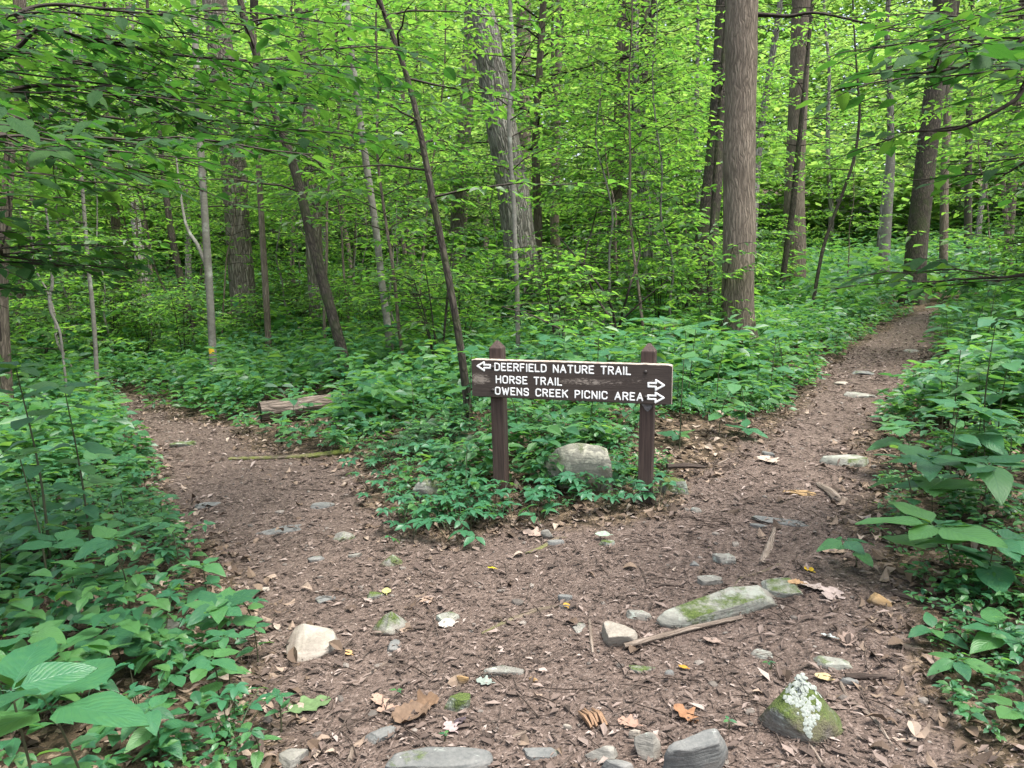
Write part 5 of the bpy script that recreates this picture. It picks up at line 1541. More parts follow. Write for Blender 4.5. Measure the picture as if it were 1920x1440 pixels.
def build_understory():
    rng = np.random.default_rng(101)
    labs = ["leafy understory sapling among the trees left of the left-hand trail", "leafy understory sapling among the trunks between the two trails", "leafy understory sapling among the trees right of the right-hand trail"]
    grps = ["understory saplings left of the left-hand trail", "understory saplings between the trails", "understory saplings right of the right-hand trail"]
    placed = []; made = []
    tries = 0
    while len(placed) < 84 and tries < 6000:
        tries += 1
        r = math.sqrt(rng.uniform(9.5 ** 2, 25 ** 2)); th = math.radians(rng.uniform(-40, 40))
        x, y = r * math.sin(th), r * math.cos(th)
        if float(path_sd(np.array([x]), np.array([y]))[0]) > -1.1: continue
        u, v = to_px((x, y, h1(x, y)))
        if 1400 < u < 1790 and y < 21: continue
        if 200 < u < 640 and y < 13: continue
        if 850 < u < 1400 and y < 11.5: continue
        if any(a_ < u < b_ and y < c_ for a_, b_, c_ in ((330, 580, 16.5), (800, 1100, 20.5), (1290, 1450, 14), (1420, 1560, 20), (1600, 1840, 26))): continue
        if any((x - a) ** 2 + (y - b) ** 2 < 1.0 ** 2 for a, b in placed): continue
        placed.append((x, y))
        z = zone(x, y); s = rng.uniform(.8, 1.25)
        if 1300 < u < 1800: s *= .85
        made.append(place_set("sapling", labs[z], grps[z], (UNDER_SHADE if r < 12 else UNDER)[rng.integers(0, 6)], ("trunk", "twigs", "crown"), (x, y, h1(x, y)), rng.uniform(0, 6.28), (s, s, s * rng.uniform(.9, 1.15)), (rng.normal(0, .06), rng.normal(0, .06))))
    label_trees(made, "leafy understory sapling")


build_understory()

def build_shrubs():
    rng = np.random.default_rng(606)
    SH = []
    for k in range(4):
        gw, gl = Geo(), Geo(); acc = []
        for s in range(5):
            a = s * 1.257 + rng.normal(0, .3); H_ = rng.uniform(1.0, 1.9); ln = rng.uniform(.15, .5)
            P = catmull([[0, 0, -.05], [math.sin(a) * ln * .5, math.cos(a) * ln * .5, H_ * .6], [math.sin(a) * ln, math.cos(a) * ln, H_]], 12)
            tube(gw, P, np.linspace(.012, .003, 12), 5)
            for b in range(9):
                grow_branch(rng, P[3 + b], rng.uniform(0, 6.28), rng.uniform(0, .6), rng.uniform(.4, .85), .005, .115, .15, .058, gw, acc, start=.1)
        flush(acc, gl); SH.append((gw.mesh("stems", M['twig']), gl.mesh("foliage", M['under'], False)))
    placed = []; made = []; tries = 0
    while len(placed) < 54 and tries < 5000:
        tries += 1
        r = math.sqrt(rng.uniform(9.5 ** 2, 24 ** 2)); th = math.radians(rng.uniform(-38, 36)); x, y = r * math.sin(th), r * math.cos(th)
        if float(path_sd(np.array([x]), np.array([y]))[0]) > -1.3: continue
        u, v = to_px((x, y, h1(x, y)))
        if (1340 < u < 1800 and y < 19) or (395 < u < 520 and y < 15) or (200 < u < 730 and y < 13): continue
        if any((x - a) ** 2 + (y - b) ** 2 < 1.2 ** 2 for a, b in placed): continue
        placed.append((x, y)); s = rng.uniform(.8, 1.3)
        t = thing("shrub", "x", "shrub", (x, y, h1(x, y)), "shrubs among the trees", rng.uniform(0, 6.28)); t.scale = (s, s, s)
        for me, nm in zip(SH[rng.integers(0, 4)], ("stems", "foliage")): link(nm, me, t, kind="stuff")
        made.append(t)
    label_trees(made, "bushy shrub")


build_shrubs()

FTR = []
for k_, (H_, r_) in enumerate(((16, .15), (14, .11), (18, .20), (12, .09))):
    rng_ = np.random.default_rng(200 + k_)
    z_ = np.linspace(-.3, H_, 8); dr_ = np.cumsum(rng_.normal(0, .12, (8, 2)), 0); dr_ -= dr_[0]
    P_ = catmull(np.stack([dr_[:, 0], dr_[:, 1], z_], -1), 40)
    g_ = Geo(); tube(g_, P_, np.linspace(r_, .03, 40) * (1 + .5 * np.exp(-np.arange(40) * .8)), 12)
    gw_, gl_ = Geo(), Geo(); acc_ = []; az_ = 0
    nb_ = 70
    for b_ in range(nb_):
        f_ = .30 + .70 * ((b_ + rng_.random()) / nb_); az_ += 2.4 + rng_.normal(0, .3)
        grow_branch(rng_, P_[min(int(f_ * 39), 38)], az_, rng_.uniform(.1, .8), rng_.uniform(1.4, 3.4) * (1.1 - .5 * f_), .03 * (1.1 - .7 * f_), .21, .34, .13, gw_, acc_, droop=.1, lw=.6)
    flush(acc_, gl_)
    FTR.append((g_.mesh("trunk", M['bark_brown'] if k_ % 2 else M['bark_ash']), gw_.mesh("limbs", M['twig']), gl_.mesh("crown", M['canopy'], False)))


def build_far_trees():
    rng = np.random.default_rng(303)
    labs = ["slim forest tree deep among the trees at the left", "slim forest tree deep in the woods between the trails", "slim forest tree deep in the woods beyond the right-hand trail"]
    grps = ["far trees at the left", "far trees between the trails", "far trees beyond the right-hand trail"]
    placed = []; tries = 0; made = []
    while len(placed) < 40 and tries < 6000:
        tries += 1
        r = math.sqrt(rng.uniform(19 ** 2, 56 ** 2)); th = math.radians(rng.uniform(-39, 39))
        x, y = r * math.sin(th), r * math.cos(th)
        if float(path_sd(np.array([x]), np.array([y]))[0]) > -1.2: continue
        u, v = to_px((x, y, h1(x, y)))
        if (1420 < u < 1840 and y < 30) or (390 < u < 520 and y < 16) or (860 < u < 1020 and y < 20): continue
        if any((x - a) ** 2 + (y - b) ** 2 < 2.0 ** 2 for a, b in placed): continue
        placed.append((x, y)); z = zone(x, y); s = rng.uniform(.85, 1.2)
        made.append(place_set("forest_tree", labs[z], grps[z], FTR[rng.integers(0, 4)], ("trunk", "limbs", "crown"), (x, y, h1(x, y)), rng.uniform(0, 6.28), (s, s, s), (rng.normal(0, .04), rng.normal(0, .04))))
    label_trees(made, "far slim forest tree")


build_far_trees()


def build_far_wood():
    """the wood beyond, read only as one mass of leaves"""
    rng = np.random.default_rng(404); n = 9500
    r = 48 + 58 * rng.random(n) ** .8; th = np.radians(rng.uniform(-46, 46, n))
    x, y = r * np.sin(th), r * np.cos(th); zg = height(x, y)
    # each clump sits in the outer leaf layer of a wood that stands taller the farther back it is
    top = 6 + 22 * sstep(46, 98, r) + 10 * fbm(x * .09, y * .09, 77, 3)
    zz = zg + np.maximum(.2, top * rng.random(n) ** .45)
    m = 44
    c = np.stack([x, y, zz], -1)
    off = rng.normal(0, 1, (n, m, 3)) * np.array([1.5, 1.5, .55])
    pos = (c[:, None] + off).reshape(-1, 3); k = len(pos)
    a = rng.uniform(0, 6.28, k); e = rng.normal(-.1, .3, k)
    d = np.stack([np.cos(a) * np.cos(e), np.sin(a) * np.cos(e), np.sin(e)], -1)
    nr = np.stack([rng.normal(0, .4, k), rng.normal(0, .4, k), np.ones(k)], -1)
    L = rng.uniform(.34, .72, k)
    d2 = unit(d); s = unit(np.cross(d2, nr))
    V = np.stack([pos, pos + d2 * (L * .5)[:, None] + s * (L * .33)[:, None], pos + d2 * L[:, None], pos + d2 * (L * .5)[:, None] - s * (L * .33)[:, None]], 1)
    g = Geo(); g.add(V.reshape(-1, 3), np.arange(k)[:, None] * 4 + np.array([[0, 3, 2, 1]]))
    g.obj("far_woods", M['canopy'], None, False, kind="stuff", label="far-off wood filling the distance behind the trees")


build_far_wood()

# ------------------------------------------------------------------ plants on the forest floor
def big_leaf(seed, ratio=.62, droop=.18, peak=.72, fold=.10, nl=6, nw=4, wave=.02, petiole=.18):
    rng = np.random.default_rng(seed)
    t = np.linspace(0, 1, nl + 1)
    wd = np.sin(np.pi * np.clip(t, 0, 1) ** peak) ** .85 * ratio / 2
    wd[0] = .012; wd[-1] = .004
    s = np.linspace(-1, 1, nw + 1)
    X = s[None] * wd[:, None]
    Y = t[:, None] * np.ones_like(X) - .05 * np.abs(s)[None] * np.sin(np.pi * t)[:, None]
    Z = -droop * t[:, None] ** 2 + fold * np.abs(X) * 1.5 - .25 * X ** 2 + wave * np.sin(t[:, None] * 11 + s[None] * 2 + seed) * np.abs(s)[None] + rng.normal(0, .005, X.shape)
    V = np.stack([X, Y, Z], -1).reshape(-1, 3); w = nw + 1
    UVv = np.stack([np.broadcast_to(s[None], X.shape), np.broadcast_to(t[:, None], X.shape)], -1).reshape(-1, 2)
    i = np.arange(nl)[:, None]; j = np.arange(nw)[None]
    Fq = np.stack([i * w + j, i * w + j + 1, (i + 1) * w + j + 1, (i + 1) * w + j], -1).reshape(-1, 4)
    g = Geo(); g.add(V, Fq, UVv[Fq.ravel()])
    tube(g, [[0, -petiole, -petiole * .1], [0, .02, -.012]], [.012, .010], 3)
    return g


LEAF = [big_leaf(k, (.62, .56, .68, .5, .6, .64)[k], (.16, .24, .10, .2, .3, .05)[k], (.72, .78, .66, .8, .7, .7)[k], (.10, .2, .06, .12, .16, .08)[k]).mesh("leaf", M['broad']) for k in range(6)]
LEAF_SHADE = [big_leaf(20 + k, (.50, .46, .54)[k], (.14, .22, .08)[k], .82, (.10, .16, .05)[k], petiole=.08).mesh("leaf", M['shade_big']) for k in range(3)]


def palm_leaf(seed, n=5, petiole=.35):
    rng = np.random.default_rng(seed); g = Geo()
    ang = np.linspace(-2.0, 2.0, n) if n == 5 else np.linspace(-1.5, 1.5, n)
    L = (1 - .12 * np.abs(ang)) * rng.uniform(.9, 1.08, n) * .55
    d = np.stack([np.sin(ang), np.cos(ang), rng.normal(-.14, .08, n)], -1)
    add_leaves(g, np.zeros((n, 3)) + d * .02, d, np.stack([rng.normal(0, .18, n), rng.normal(0, .18, n), np.ones(n)], -1), L, L * .52, fine=True)
    tube(g, [[0, 0, 0], [0, -petiole * .5, -.08], [0, -petiole, -.25]], [.008, .009, .010], 3)
    return g


PALM = [palm_leaf(k, 5 if k < 3 else 3).mesh("leaf", M['creeper']) for k in range(5)]


def put_leaf(parent, me, pos, az, pitch, size, roll=0.0):
    o = bpy.data.objects.new("leaf", me); COL.objects.link(o); o.parent = parent
    d = np.array([math.sin(az) * math.cos(pitch), math.cos(az) * math.cos(pitch), math.sin(pitch)])
    s = np.array([math.cos(az), -math.sin(az), 0]); n = np.cross(s, d)
    s2 = s * math.cos(roll) + n * math.sin(roll); n2 = np.cross(s2, d)
    o.matrix_basis = Matrix(((s2[0] * size, d[0] * size, n2[0] * size, pos[0]), (s2[1] * size, d[1] * size, n2[1] * size, pos[1]), (s2[2] * size, d[2] * size, n2[2] * size, pos[2]), (0, 0, 0, 1)))
    return o


def broad_plant(rng, base, Hh, leafL, nodes, label, group=None, lean=(0, 0), whorl=4, name="leafy_plant", flat=.0, meshes=None, cat="plant"):
    t = thing(name, label, cat, base, group)
    top = np.array([lean[0], lean[1], Hh])
    P = catmull([np.array([0, 0, -.03]), top * np.array([.25, .25, .5]) + rng.normal(0, .01, 3), top], 10)
    g = Geo(); tube(g, P, np.linspace(max(.003, Hh * .008), .0025, 10), 5); g.obj("stem", M['stem'], t)
    meshes = meshes or LEAF
    az0 = rng.uniform(0, 6.28)
    for k in range(nodes):
        f = 1 - .72 * (k / max(nodes, 1)) if nodes > 1 else 1
        q = P[min(int(f * 9), 9)]
        if k == 0:
            for j in range(whorl):
                az = az0 + j * 2 * math.pi / whorl + rng.normal(0, .2); sz = leafL * rng.uniform(.7, 1.15)
                put_leaf(t, meshes[rng.integers(0, len(meshes))], q + .12 * sz * rot2(az), az, rng.normal(.12, .14) + flat, sz, rng.normal(0, .15))
        else:
            for j in range(2):
                az = az0 + k * 1.57 + j * math.pi + rng.normal(0, .3); sz = leafL * rng.uniform(.75, 1.15)
                put_leaf(t, meshes[rng.integers(0, len(meshes))], q + .16 * sz * rot2(az), az, rng.normal(.0, .16), sz, rng.normal(0, .2))
    return t


def creeper(rng, base, Rr, Hh, n, size, label, group=None):
    t = thing("creeper_plant", label, "plant", base, group)
    g = Geo()
    for k in range(n):
        a = rng.uniform(0, 6.28); r = Rr * math.sqrt(rng.random()); hh = Hh * rng.uniform(.35, 1.1)
        x, y = r * math.sin(a), r * math.cos(a)
        dz = h1(base[0] + x, base[1] + y) - base[2]
        q = np.array([x, y, dz + hh])
        tube(g, [np.array([x * .3, y * .3, dz * .3]), np.array([x * .7, y * .7, dz * .7 + hh * .6]), q - [0, 0, .01]], [.0025, .002, .0016], 3)
        az = rng.uniform(0, 6.28)
        put_leaf(t, PALM[rng.integers(0, 5)], q, az, rng.normal(.02, .16), size * rng.uniform(.75, 1.25), rng.normal(0, .18))
    g.obj("stem", M['stem'], t)
    return t


def at_top(u, v, Y, dx=0, dy=0):
    q = at_depth(u, v, Y); x, y = q[0] + dx, q[1] + dy
    z = h1(x, y)
    return np.array([x, y, z]), max(.06, q[2] - z), (-dx, -dy)


def build_named_plants():
    rng = np.random.default_rng(71)
    B = lambda u, v, Y, L, nodes, wh, label, dx=0, dy=0, **k: (lambda b, h, ln: broad_plant(rng, b, h, L, nodes, label, lean=ln, whorl=wh, **k))(*at_top(u, v, Y, dx, dy))
    # right-hand foreground
    B(1755, 985, 3.3, .27, 2, 6, "big-leaved plant with broad pale leaves spreading over the right edge of the trail, lower one", .12, .05)
    B(1868, 1010, 3.15, .25, 2, 5, "big-leaved plant standing between the lower broad one and the right border", .02, .05)
    B(1742, 862, 4.0, .25, 3, 6, "big-leaved plant rising behind the lower broad one on the right", .1, .1)
    B(1850, 870, 3.8, .25, 3, 6, "tall big-leaved plant near the right border above the lower ones", .05, .1)
    B(1690, 800, 4.9, .20, 3, 5, "leafy plant leaning over the right-hand trail by the long edging stone", .15, .1)
    B(1840, 775, 4.7, .21, 3, 6, "tall leafy plant on the right bank with layered leaves", .05, .1)
    B(1582, 1012, 3.55, .13, 2, 4, "small drooping dark plant at the trail's right edge by the strip of slate", .1, .05, flat=-.25)
    B(1765, 705, 5.8, .18, 3, 5, "leafy plant on the right bank halfway up the right-hand trail", .1, .1)
    B(1890, 680, 5.0, .19, 3, 6, "tall leafy plant at the right border halfway up", .05, .1)
    B(1745, 1235, 2.85, .10, 2, 4, "small pale-leaved plant low at the right of the white-crusted stone", .03, 0)
    B(1872, 1178, 2.75, .17, 2, 5, "low plant with one bright green pointed leaf near the right border", .05, 0)
    B(1790, 1290, 2.6, .14, 1, 5, "low plant with dark hanging leaves near the lower right corner", .1, 0, flat=-.3)
    B(1895, 1400, 2.3, .11, 1, 4, "little plant in the lower right corner of the forest floor", .03, 0)
    B(1810, 1420, 2.3, .06, 1, 4, "tiny plant with round leaves near the lower right corner", .02, 0)
    # left-hand foreground
    B(95, 1320, 1.75, .25, 2, 4, "nearest plant with very long pointed leaves in the lower left corner", .02, .05)
    B(20, 1290, 1.7, .22, 1, 4, "broad-leaved plant cut by the left border above the nearest long-leaved one", .02, .05)
    B(210, 1010, 3.3, .17, 2, 6, "plant with round leaves and one dark veined leaf left of the trail", .0, .1)
    B(105, 1015, 3.4, .16, 3, 4, "dull green plant left of the one with the dark veined leaf", .0, .1)
    B(410, 1135, 3.1, .145, 2, 7, "star-shaped plant of pointed leaves reaching to the trail's left edge", .0, .05)
    B(476, 1178, 3.0, .08, 2, 4, "small round-leaved plant right of the star-shaped one", .0, .03)
    B(55, 1190, 2.6, .17, 2, 4, "plant with a large oval pale leaf by the left border", .05, .1)
    B(205, 1175, 2.9, .18, 2, 5, "flat-topped plant with long pointed leaves in the left foreground", .0, .1)
    B(380, 1060, 3.5, .12, 2, 4, "bright light-green plant at the left edge of the trail", .0, .05)
    B(395, 1235, 2.65, .12, 3, 5, "bushy plant with jagged leaves in the left foreground", .0, .05)
    B(280, 1330, 2.3, .10, 3, 5, "bushy low plant at the bottom left beside the dark twig", .0, .05)
    B(470, 1370, 2.3, .06, 3, 5, "small bright plant at the bottom edge beside the grey flat stone", .0, .02)
    B(520, 1305, 2.5, .06, 2, 4, "little seedling at the left edge of the lower trail", .0, .02)
    B(440, 1120, 3.3, .09, 2, 4, "plant behind the star-shaped one by the trail", .05, .1)
    B(120, 725, 4.3, .19, 7, 6, "tall dark-stemmed shrub with big leaves at the left border", .02, .1)
    B(30, 690, 4.0, .18, 7, 6, "tall leafy shrub touching the left border", .02, .1)
    B(36, 855, 3.6, .12, 2, 5, "plant with one round very pale leaf by the left border", .02, .1)
    B(195, 975, 3.6, .10, 2, 4, "low plant behind the dark veined leaf on the left", .0, .1)
    # round the sign
    B(982, 803, 5.4, .20, 1, 6, "upright plant with five big oval leaves right of the left sign post", .0, .1)
    B(1060, 872, 5.1, .17, 2, 6, "plant with long leaves growing in front of the big boulder", .0, .05)
    B(1170, 885, 4.95, .16, 2, 5, "pale-leaved plant between the boulder and the right sign post", .02, .05)
    B(1028, 912, 4.9, .15, 1, 5, "plant with a round leaf right of the left sign post near the ground", .0, .05)
    B(1050, 932, 4.85, .14, 1, 4, "low plant with one bent yellow-green leaf before the boulder", .0, .05)
    B(1120, 770, 6.6, .19, 2, 5, "large-leaved plant seen under the middle of the sign", .0, .1)
    B(1090, 800, 6.2, .15, 2, 5, "plant with one bright upturned leaf under the sign", .0, .1)
    B(1085, 895, 4.95, .17, 2, 6, "plant with pale oval leaves close in front of the big boulder", .0, .02)
    B(1140, 905, 4.9, .15, 2, 5, "plant at the right flank of the big boulder", .0, .02)
    B(1010, 865, 5.15, .16, 2, 5, "plant at the left flank of the big boulder", .0, .02)
    B(1120, 835, 5.7, .19, 2, 6, "large-leaved plant rising behind the big boulder", .0, .05)
    B(1395, 862, 5.9, .16, 1, 5, "pale low plant at the left edge of the right-hand trail", -.05, .05)
    B(1270, 885, 5.6, .14, 1, 5, "low spreading plant right of the right sign post", .0, .05)
    for k, (u, v, Y) in enumerate(((1300, 735, 7.6), (1370, 722, 8.2), (1440, 730, 8.2), (1340, 770, 7.2), (1420, 775, 7.4), (1290, 800, 6.6), (1370, 812, 6.6), (1450, 760, 7.8), (1275, 765, 7.0), (1400, 700, 8.8), (1470, 705, 9.0), (1330, 700, 8.8))):
        B(u, v - 8, Y, .24, 3, 6, "broad-leaved plant in the dense bed between the sign and the massive trunk", .0, .05, group="plants in the bed right of the sign")
    # seedlings in the open trail
    for (u, v, lab) in ((835, 1392, "tiny green seedling in the lower trail above the long slab"), (745, 1308, "single tiny round seedling leaf beside the pale pinkish dead leaf"), (1365, 1365, "tiny yellow-green seedling at the lower right of the dark angular stone"), (1440, 1255, "tiny seedling beside the low brownish stone"), (1368, 1148, "tiny green sprout by the end of the pale stick")):
        p = ground_hit(u, v); broad_plant(rng, p, .03, .025, 1, lab, whorl=3, name="seedling")


build_named_plants()


def build_bed_plants():
    rng = np.random.default_rng(88)
    spots = []

    def scatter(n, box, cond, gap):
        out = []; tries = 0
        while len(out) < n and tries < n * 60:
            tries += 1
            x = rng.uniform(box[0], box[1]); y = rng.uniform(box[2], box[3])
            s = float(path_sd(np.array([x]), np.array([y]))[0])
            if s > -.12: continue
            if not cond(x, y, s): continue
            if any((x - a) ** 2 + (y - b) ** 2 < gap ** 2 for a, b in spots): continue
            spots.append((x, y)); out.append((x, y, s))
        return out
    inview = lambda x, y: abs(x) < .70 * y + .4
    # left bed
    for x, y, s in scatter(98, (-6.5, -.6, 1.9, 9), lambda x, y, s: inview(x, y) and x < -.2 * y - .2, .19):
        near = min(1, -s / 1.0)
        Hh = rng.uniform(.10, .28) + .18 * near * rng.random(); broad_plant(rng, (x, y, h1(x, y)), Hh, rng.uniform(.07, .13) + .03 * near, rng.integers(2, 5), "pointed-leaved green plant in the bed left of the left-hand trail", "leafy plants in the left-hand bed", (rng.normal(0, .04), rng.normal(0, .04)), rng.integers(3, 6))
    # right bed
    for x, y, s in scatter(46, (1.4, 9, 2.0, 12), lambda x, y, s: inview(x, y) and x > .28 * y + .35, .24):
        near = min(1, -s / 1.2)
        if y < 3.6 and near < .8: continue
        Hh = rng.uniform(.15, .4) + .35 * near * rng.random(); broad_plant(rng, (x, y, h1(x, y)), Hh, rng.uniform(.09, .16) + .04 * near, rng.integers(2, 4), "broad-leaved green plant in the bed right of the right-hand trail", "leafy plants in the right-hand bed", (rng.normal(0, .05), rng.normal(0, .05)), rng.integers(3, 6))
    # the bank at the right border
    for x, y, s in scatter(28, (2, 9, 3.2, 11), lambda x, y, s: inview(x, y) and x > .5 * y + .35, .28):
        broad_plant(rng, (x, y, h1(x, y)), rng.uniform(.45, .95), rng.uniform(.15, .22), rng.integers(4, 6), "tall broad-leaved plant on the bank at the right border", "tall plants on the right bank", (rng.normal(0, .1), rng.normal(0, .1)), rng.integers(4, 7))
    # tongue of ground between the trails
    for x, y, s in scatter(26, (-3, 4.2, 4.6, 11), lambda x, y, s: inview(x, y) and -.33 * y - .2 < x < .5 * y, .26):
        Hh = rng.uniform(.12, .42); broad_plant(rng, (x, y, h1(x, y)), Hh, rng.uniform(.07, .14), rng.integers(1, 4), "leafy green plant on the tongue of ground between the trails", "leafy plants between the trails", (rng.normal(0, .04), rng.normal(0, .04)), rng.integers(3, 6))
    for x, y, s in scatter(38, (-.4, 3.2, 5.1, 8.6), lambda x, y, s: inview(x, y) and x < .42 * y - .3, .24):
        broad_plant(rng, (x, y, h1(x, y)), rng.uniform(.32, .72), rng.uniform(.13, .22), rng.integers(2, 5), "leafy plant close behind the sign", "leafy plants between the trails", (rng.normal(0, .05), rng.normal(0, .05)), rng.integers(4, 7))
    # creepers round the sign and along the edges
    px = [(740, 935), (780, 955), (820, 975), (860, 990), (900, 975), (930, 955), (790, 900), (830, 940), (870, 930), (760, 985), (845, 1000), (700, 915), (960, 975), (990, 950), (1010, 975), (880, 1005), (730, 890), (810, 870), (850, 890), (1030, 940), (1070, 950), (1120, 930), (1150, 955), (1180, 935), (900, 900), (770, 1010), (1230, 955), (1050, 905), (680, 880), (640, 840)]
    for (u, v) in px:
        p = ground_hit(u, v)
        if p is None: continue
        creeper(rng, p, .20, .16, rng.integers(5, 10), rng.uniform(.11, .15), "five-fingered creeper with blue-green leaves sprawling round the foot of the sign", "creepers round the sign")
    for x, y, s in scatter(24, (-4.5, -.6, 2.0, 6.5), lambda x, y, s: inview(x, y) and x < -.2 * y - .2, .16):
        creeper(rng, (x, y, h1(x, y)), .16, .18, rng.integers(4, 8), rng.uniform(.09, .13), "low five-fingered creeper among the plants left of the trail", "creepers in the left-hand bed")


build_bed_plants()


def label_plants():
    marks = []
    for o in COL.objects:
        lb = o.get("label")
        if not lb or o.parent or "group" in o.keys(): continue
        if o.get("category") in ("stone", "boulder", "log", "branch", "root", "plant", "tree"):
            marks.append((o.location.to_2d(), lb))
    short = [("slim smooth grey", "yellow-blazed trunk"), ("slim grey trunk left", "slim grey trunk"), ("brown trunk with a dark", "vine-hung trunk"), ("pale crooked", "pale crooked stem"), ("massive brown", "massive brown trunk"), ("dark furrowed trunk leaning", "dark trunk on the crest"), ("thin dark sapling", "leaning dark sapling"), ("nearest plant with very", "nearest long-leaved plant"), ("plant with round leaves and one", "plant with the dark veined leaf"), ("dull green plant", "dull green plant"), ("star-shaped plant", "star-shaped plant"), ("plant with a large oval", "large oval pale leaf"), ("flat-topped plant", "flat-topped plant"), ("bushy plant with jagged", "bushy jagged-leaved plant"), ("bushy low plant", "bushy low plant"), ("tall dark-stemmed", "tall dark-stemmed shrub"), ("tall leafy shrub", "tall shrub touching the left border"), ("plant with one round very", "one round very pale leaf"), ("low plant behind the dark", "low plant by the dark veined leaf"),
             ("big-leaved plant with broad", "lower broad big-leaved plant"), ("tall big-leaved plant", "tall big-leaved plant"), ("leafy plant leaning over", "plant leaning over the trail"), ("tall leafy plant on the right", "layered plant on the right bank"), ("leafy plant on the right bank half", "plant halfway up the right bank"), ("upright plant with five", "upright five-leaved plant"), ("large-leaved plant seen", "large-leaved plant under the sign"), ("pale low plant", "pale low plant by the right-hand trail"), ("large pale tan flat stone", "large pale tan stone"), ("pointed mossy stone", "white-crusted pointed stone"), ("dark grey angular", "dark angular stone"), ("wide flat slab", "wide flat slab"), ("low mossy stone in the bend", "mossy stone in the bend"),
             ("flat stone at the left edge", "flat stone at the trail's left edge"), ("brown mossy rock under", "brown mossy rock"), ("dark mossy rock deep", "dark mossy rock"), ("dark rotting log", "rotting log at the left"), ("grey flat stone at the bottom", "grey flat stone at the bottom edge"),
             ("big lichen-covered boulder", "big boulder"), ("low rounded boulder", "low rounded boulder"), ("brown mossy rock right", "mossy rock right of the sign"), ("fallen branch bright", "moss-bright branch"), ("grey fallen log", "grey fallen log"), ("long grey-green stone", "long edging stone"),
             ("orange-brown stone", "orange-brown stone"), ("long dead branch", "long dead branch"), ("flat lichen-spotted", "lichen-spotted stone"), ("long strip of slate", "strip of slate"), ("pale flat stone crossing", "pale stone crossing the upper trail"), ("stone on the far right", "stone beside the upper trail"), ("dark stone at the left edge", "dark stone edging the right-hand trail"), ("little whitish stone", "little whitish stone"), ("dark log lying", "dark log by the trail's end")]
    M2 = [(p, n) for p, lb in marks for k, n in short if lb.startswith(k)]
    buckets = {}
    for o in COL.objects:
        g = o.get("group")
        if o.parent or not g or not (g.startswith(("leafy plants", "tall plants", "creepers", "plants in the bed", "ferns"))): continue
        p = o.location.to_2d()
        q, n = min(M2, key=lambda m: (m[0] - p).length)
        v = p - q
        if abs(v.x) > abs(v.y): side = "left of" if v.x < 0 else "right of"
        else: side = "behind" if v.y > 0 else "in front of"
        noun = "five-fingered creeper" if g.startswith("creepers") else "dark feathery fern" if g.startswith("ferns") else ("tall " if o.name.startswith("leafy") and "tall" in g else "") + ("broad-leaved plant" if "right" in g else "pointed-leaved plant" if "left" in g else "leafy plant")
        buckets.setdefault((noun, side, n), []).append((v.length, o))
    for (noun, side, n), L in buckets.items():
        L.sort(key=lambda t: t[0])
        for i, (_, o) in enumerate(L):
            o["label"] = f"green {noun} {side} the {n}" if len(L) == 1 else f"{ORD[i]} {noun} {side} the {n}" if i < len(ORD) else f"{noun} farther off {side} the {n}"



def build_ferns():
    rng = np.random.default_rng(12)
    for k, (u, v) in enumerate(((760, 850), (800, 845), (840, 815), (790, 815), (860, 850))):
        p = ground_hit(u, v)
        t = thing("fern", "dark feathery fern in the shade left of the sign", "fern", p, "ferns left of the sign")
        for j in range(7):
            az = j * .9 + rng.normal(0, .2); L = rng.uniform(.28, .42); n = 16
            s = np.linspace(0, 1, n); P = np.stack([np.sin(az) * s * L, np.cos(az) * s * L, L * (.75 * s - .62 * s ** 2)], -1)
            g = Geo(); tube(g, P, np.linspace(.0025, .001, n), 3)
            T = unit(np.gradient(P, axis=0)); sd = unit(np.cross(T, [0, 0, 1.0]))
            for sg in (-1, 1):
                ln = L * .24 * np.sin(np.pi * (s * .86 + .1)); add_leaves(g, P[1:], (sd * sg + T * .35)[1:], np.cross(sd, T)[1:], ln[1:], ln[1:] * .3)
            g.obj("frond", M['fern'], t, False)


build_ferns()
label_plants()


LOGZONE = [tuple(float(k) for k in ground_hit(u, v)[:2]) for u, v in ((455, 795), (485, 768), (640, 745), (650, 790), (610, 860), (470, 850))]


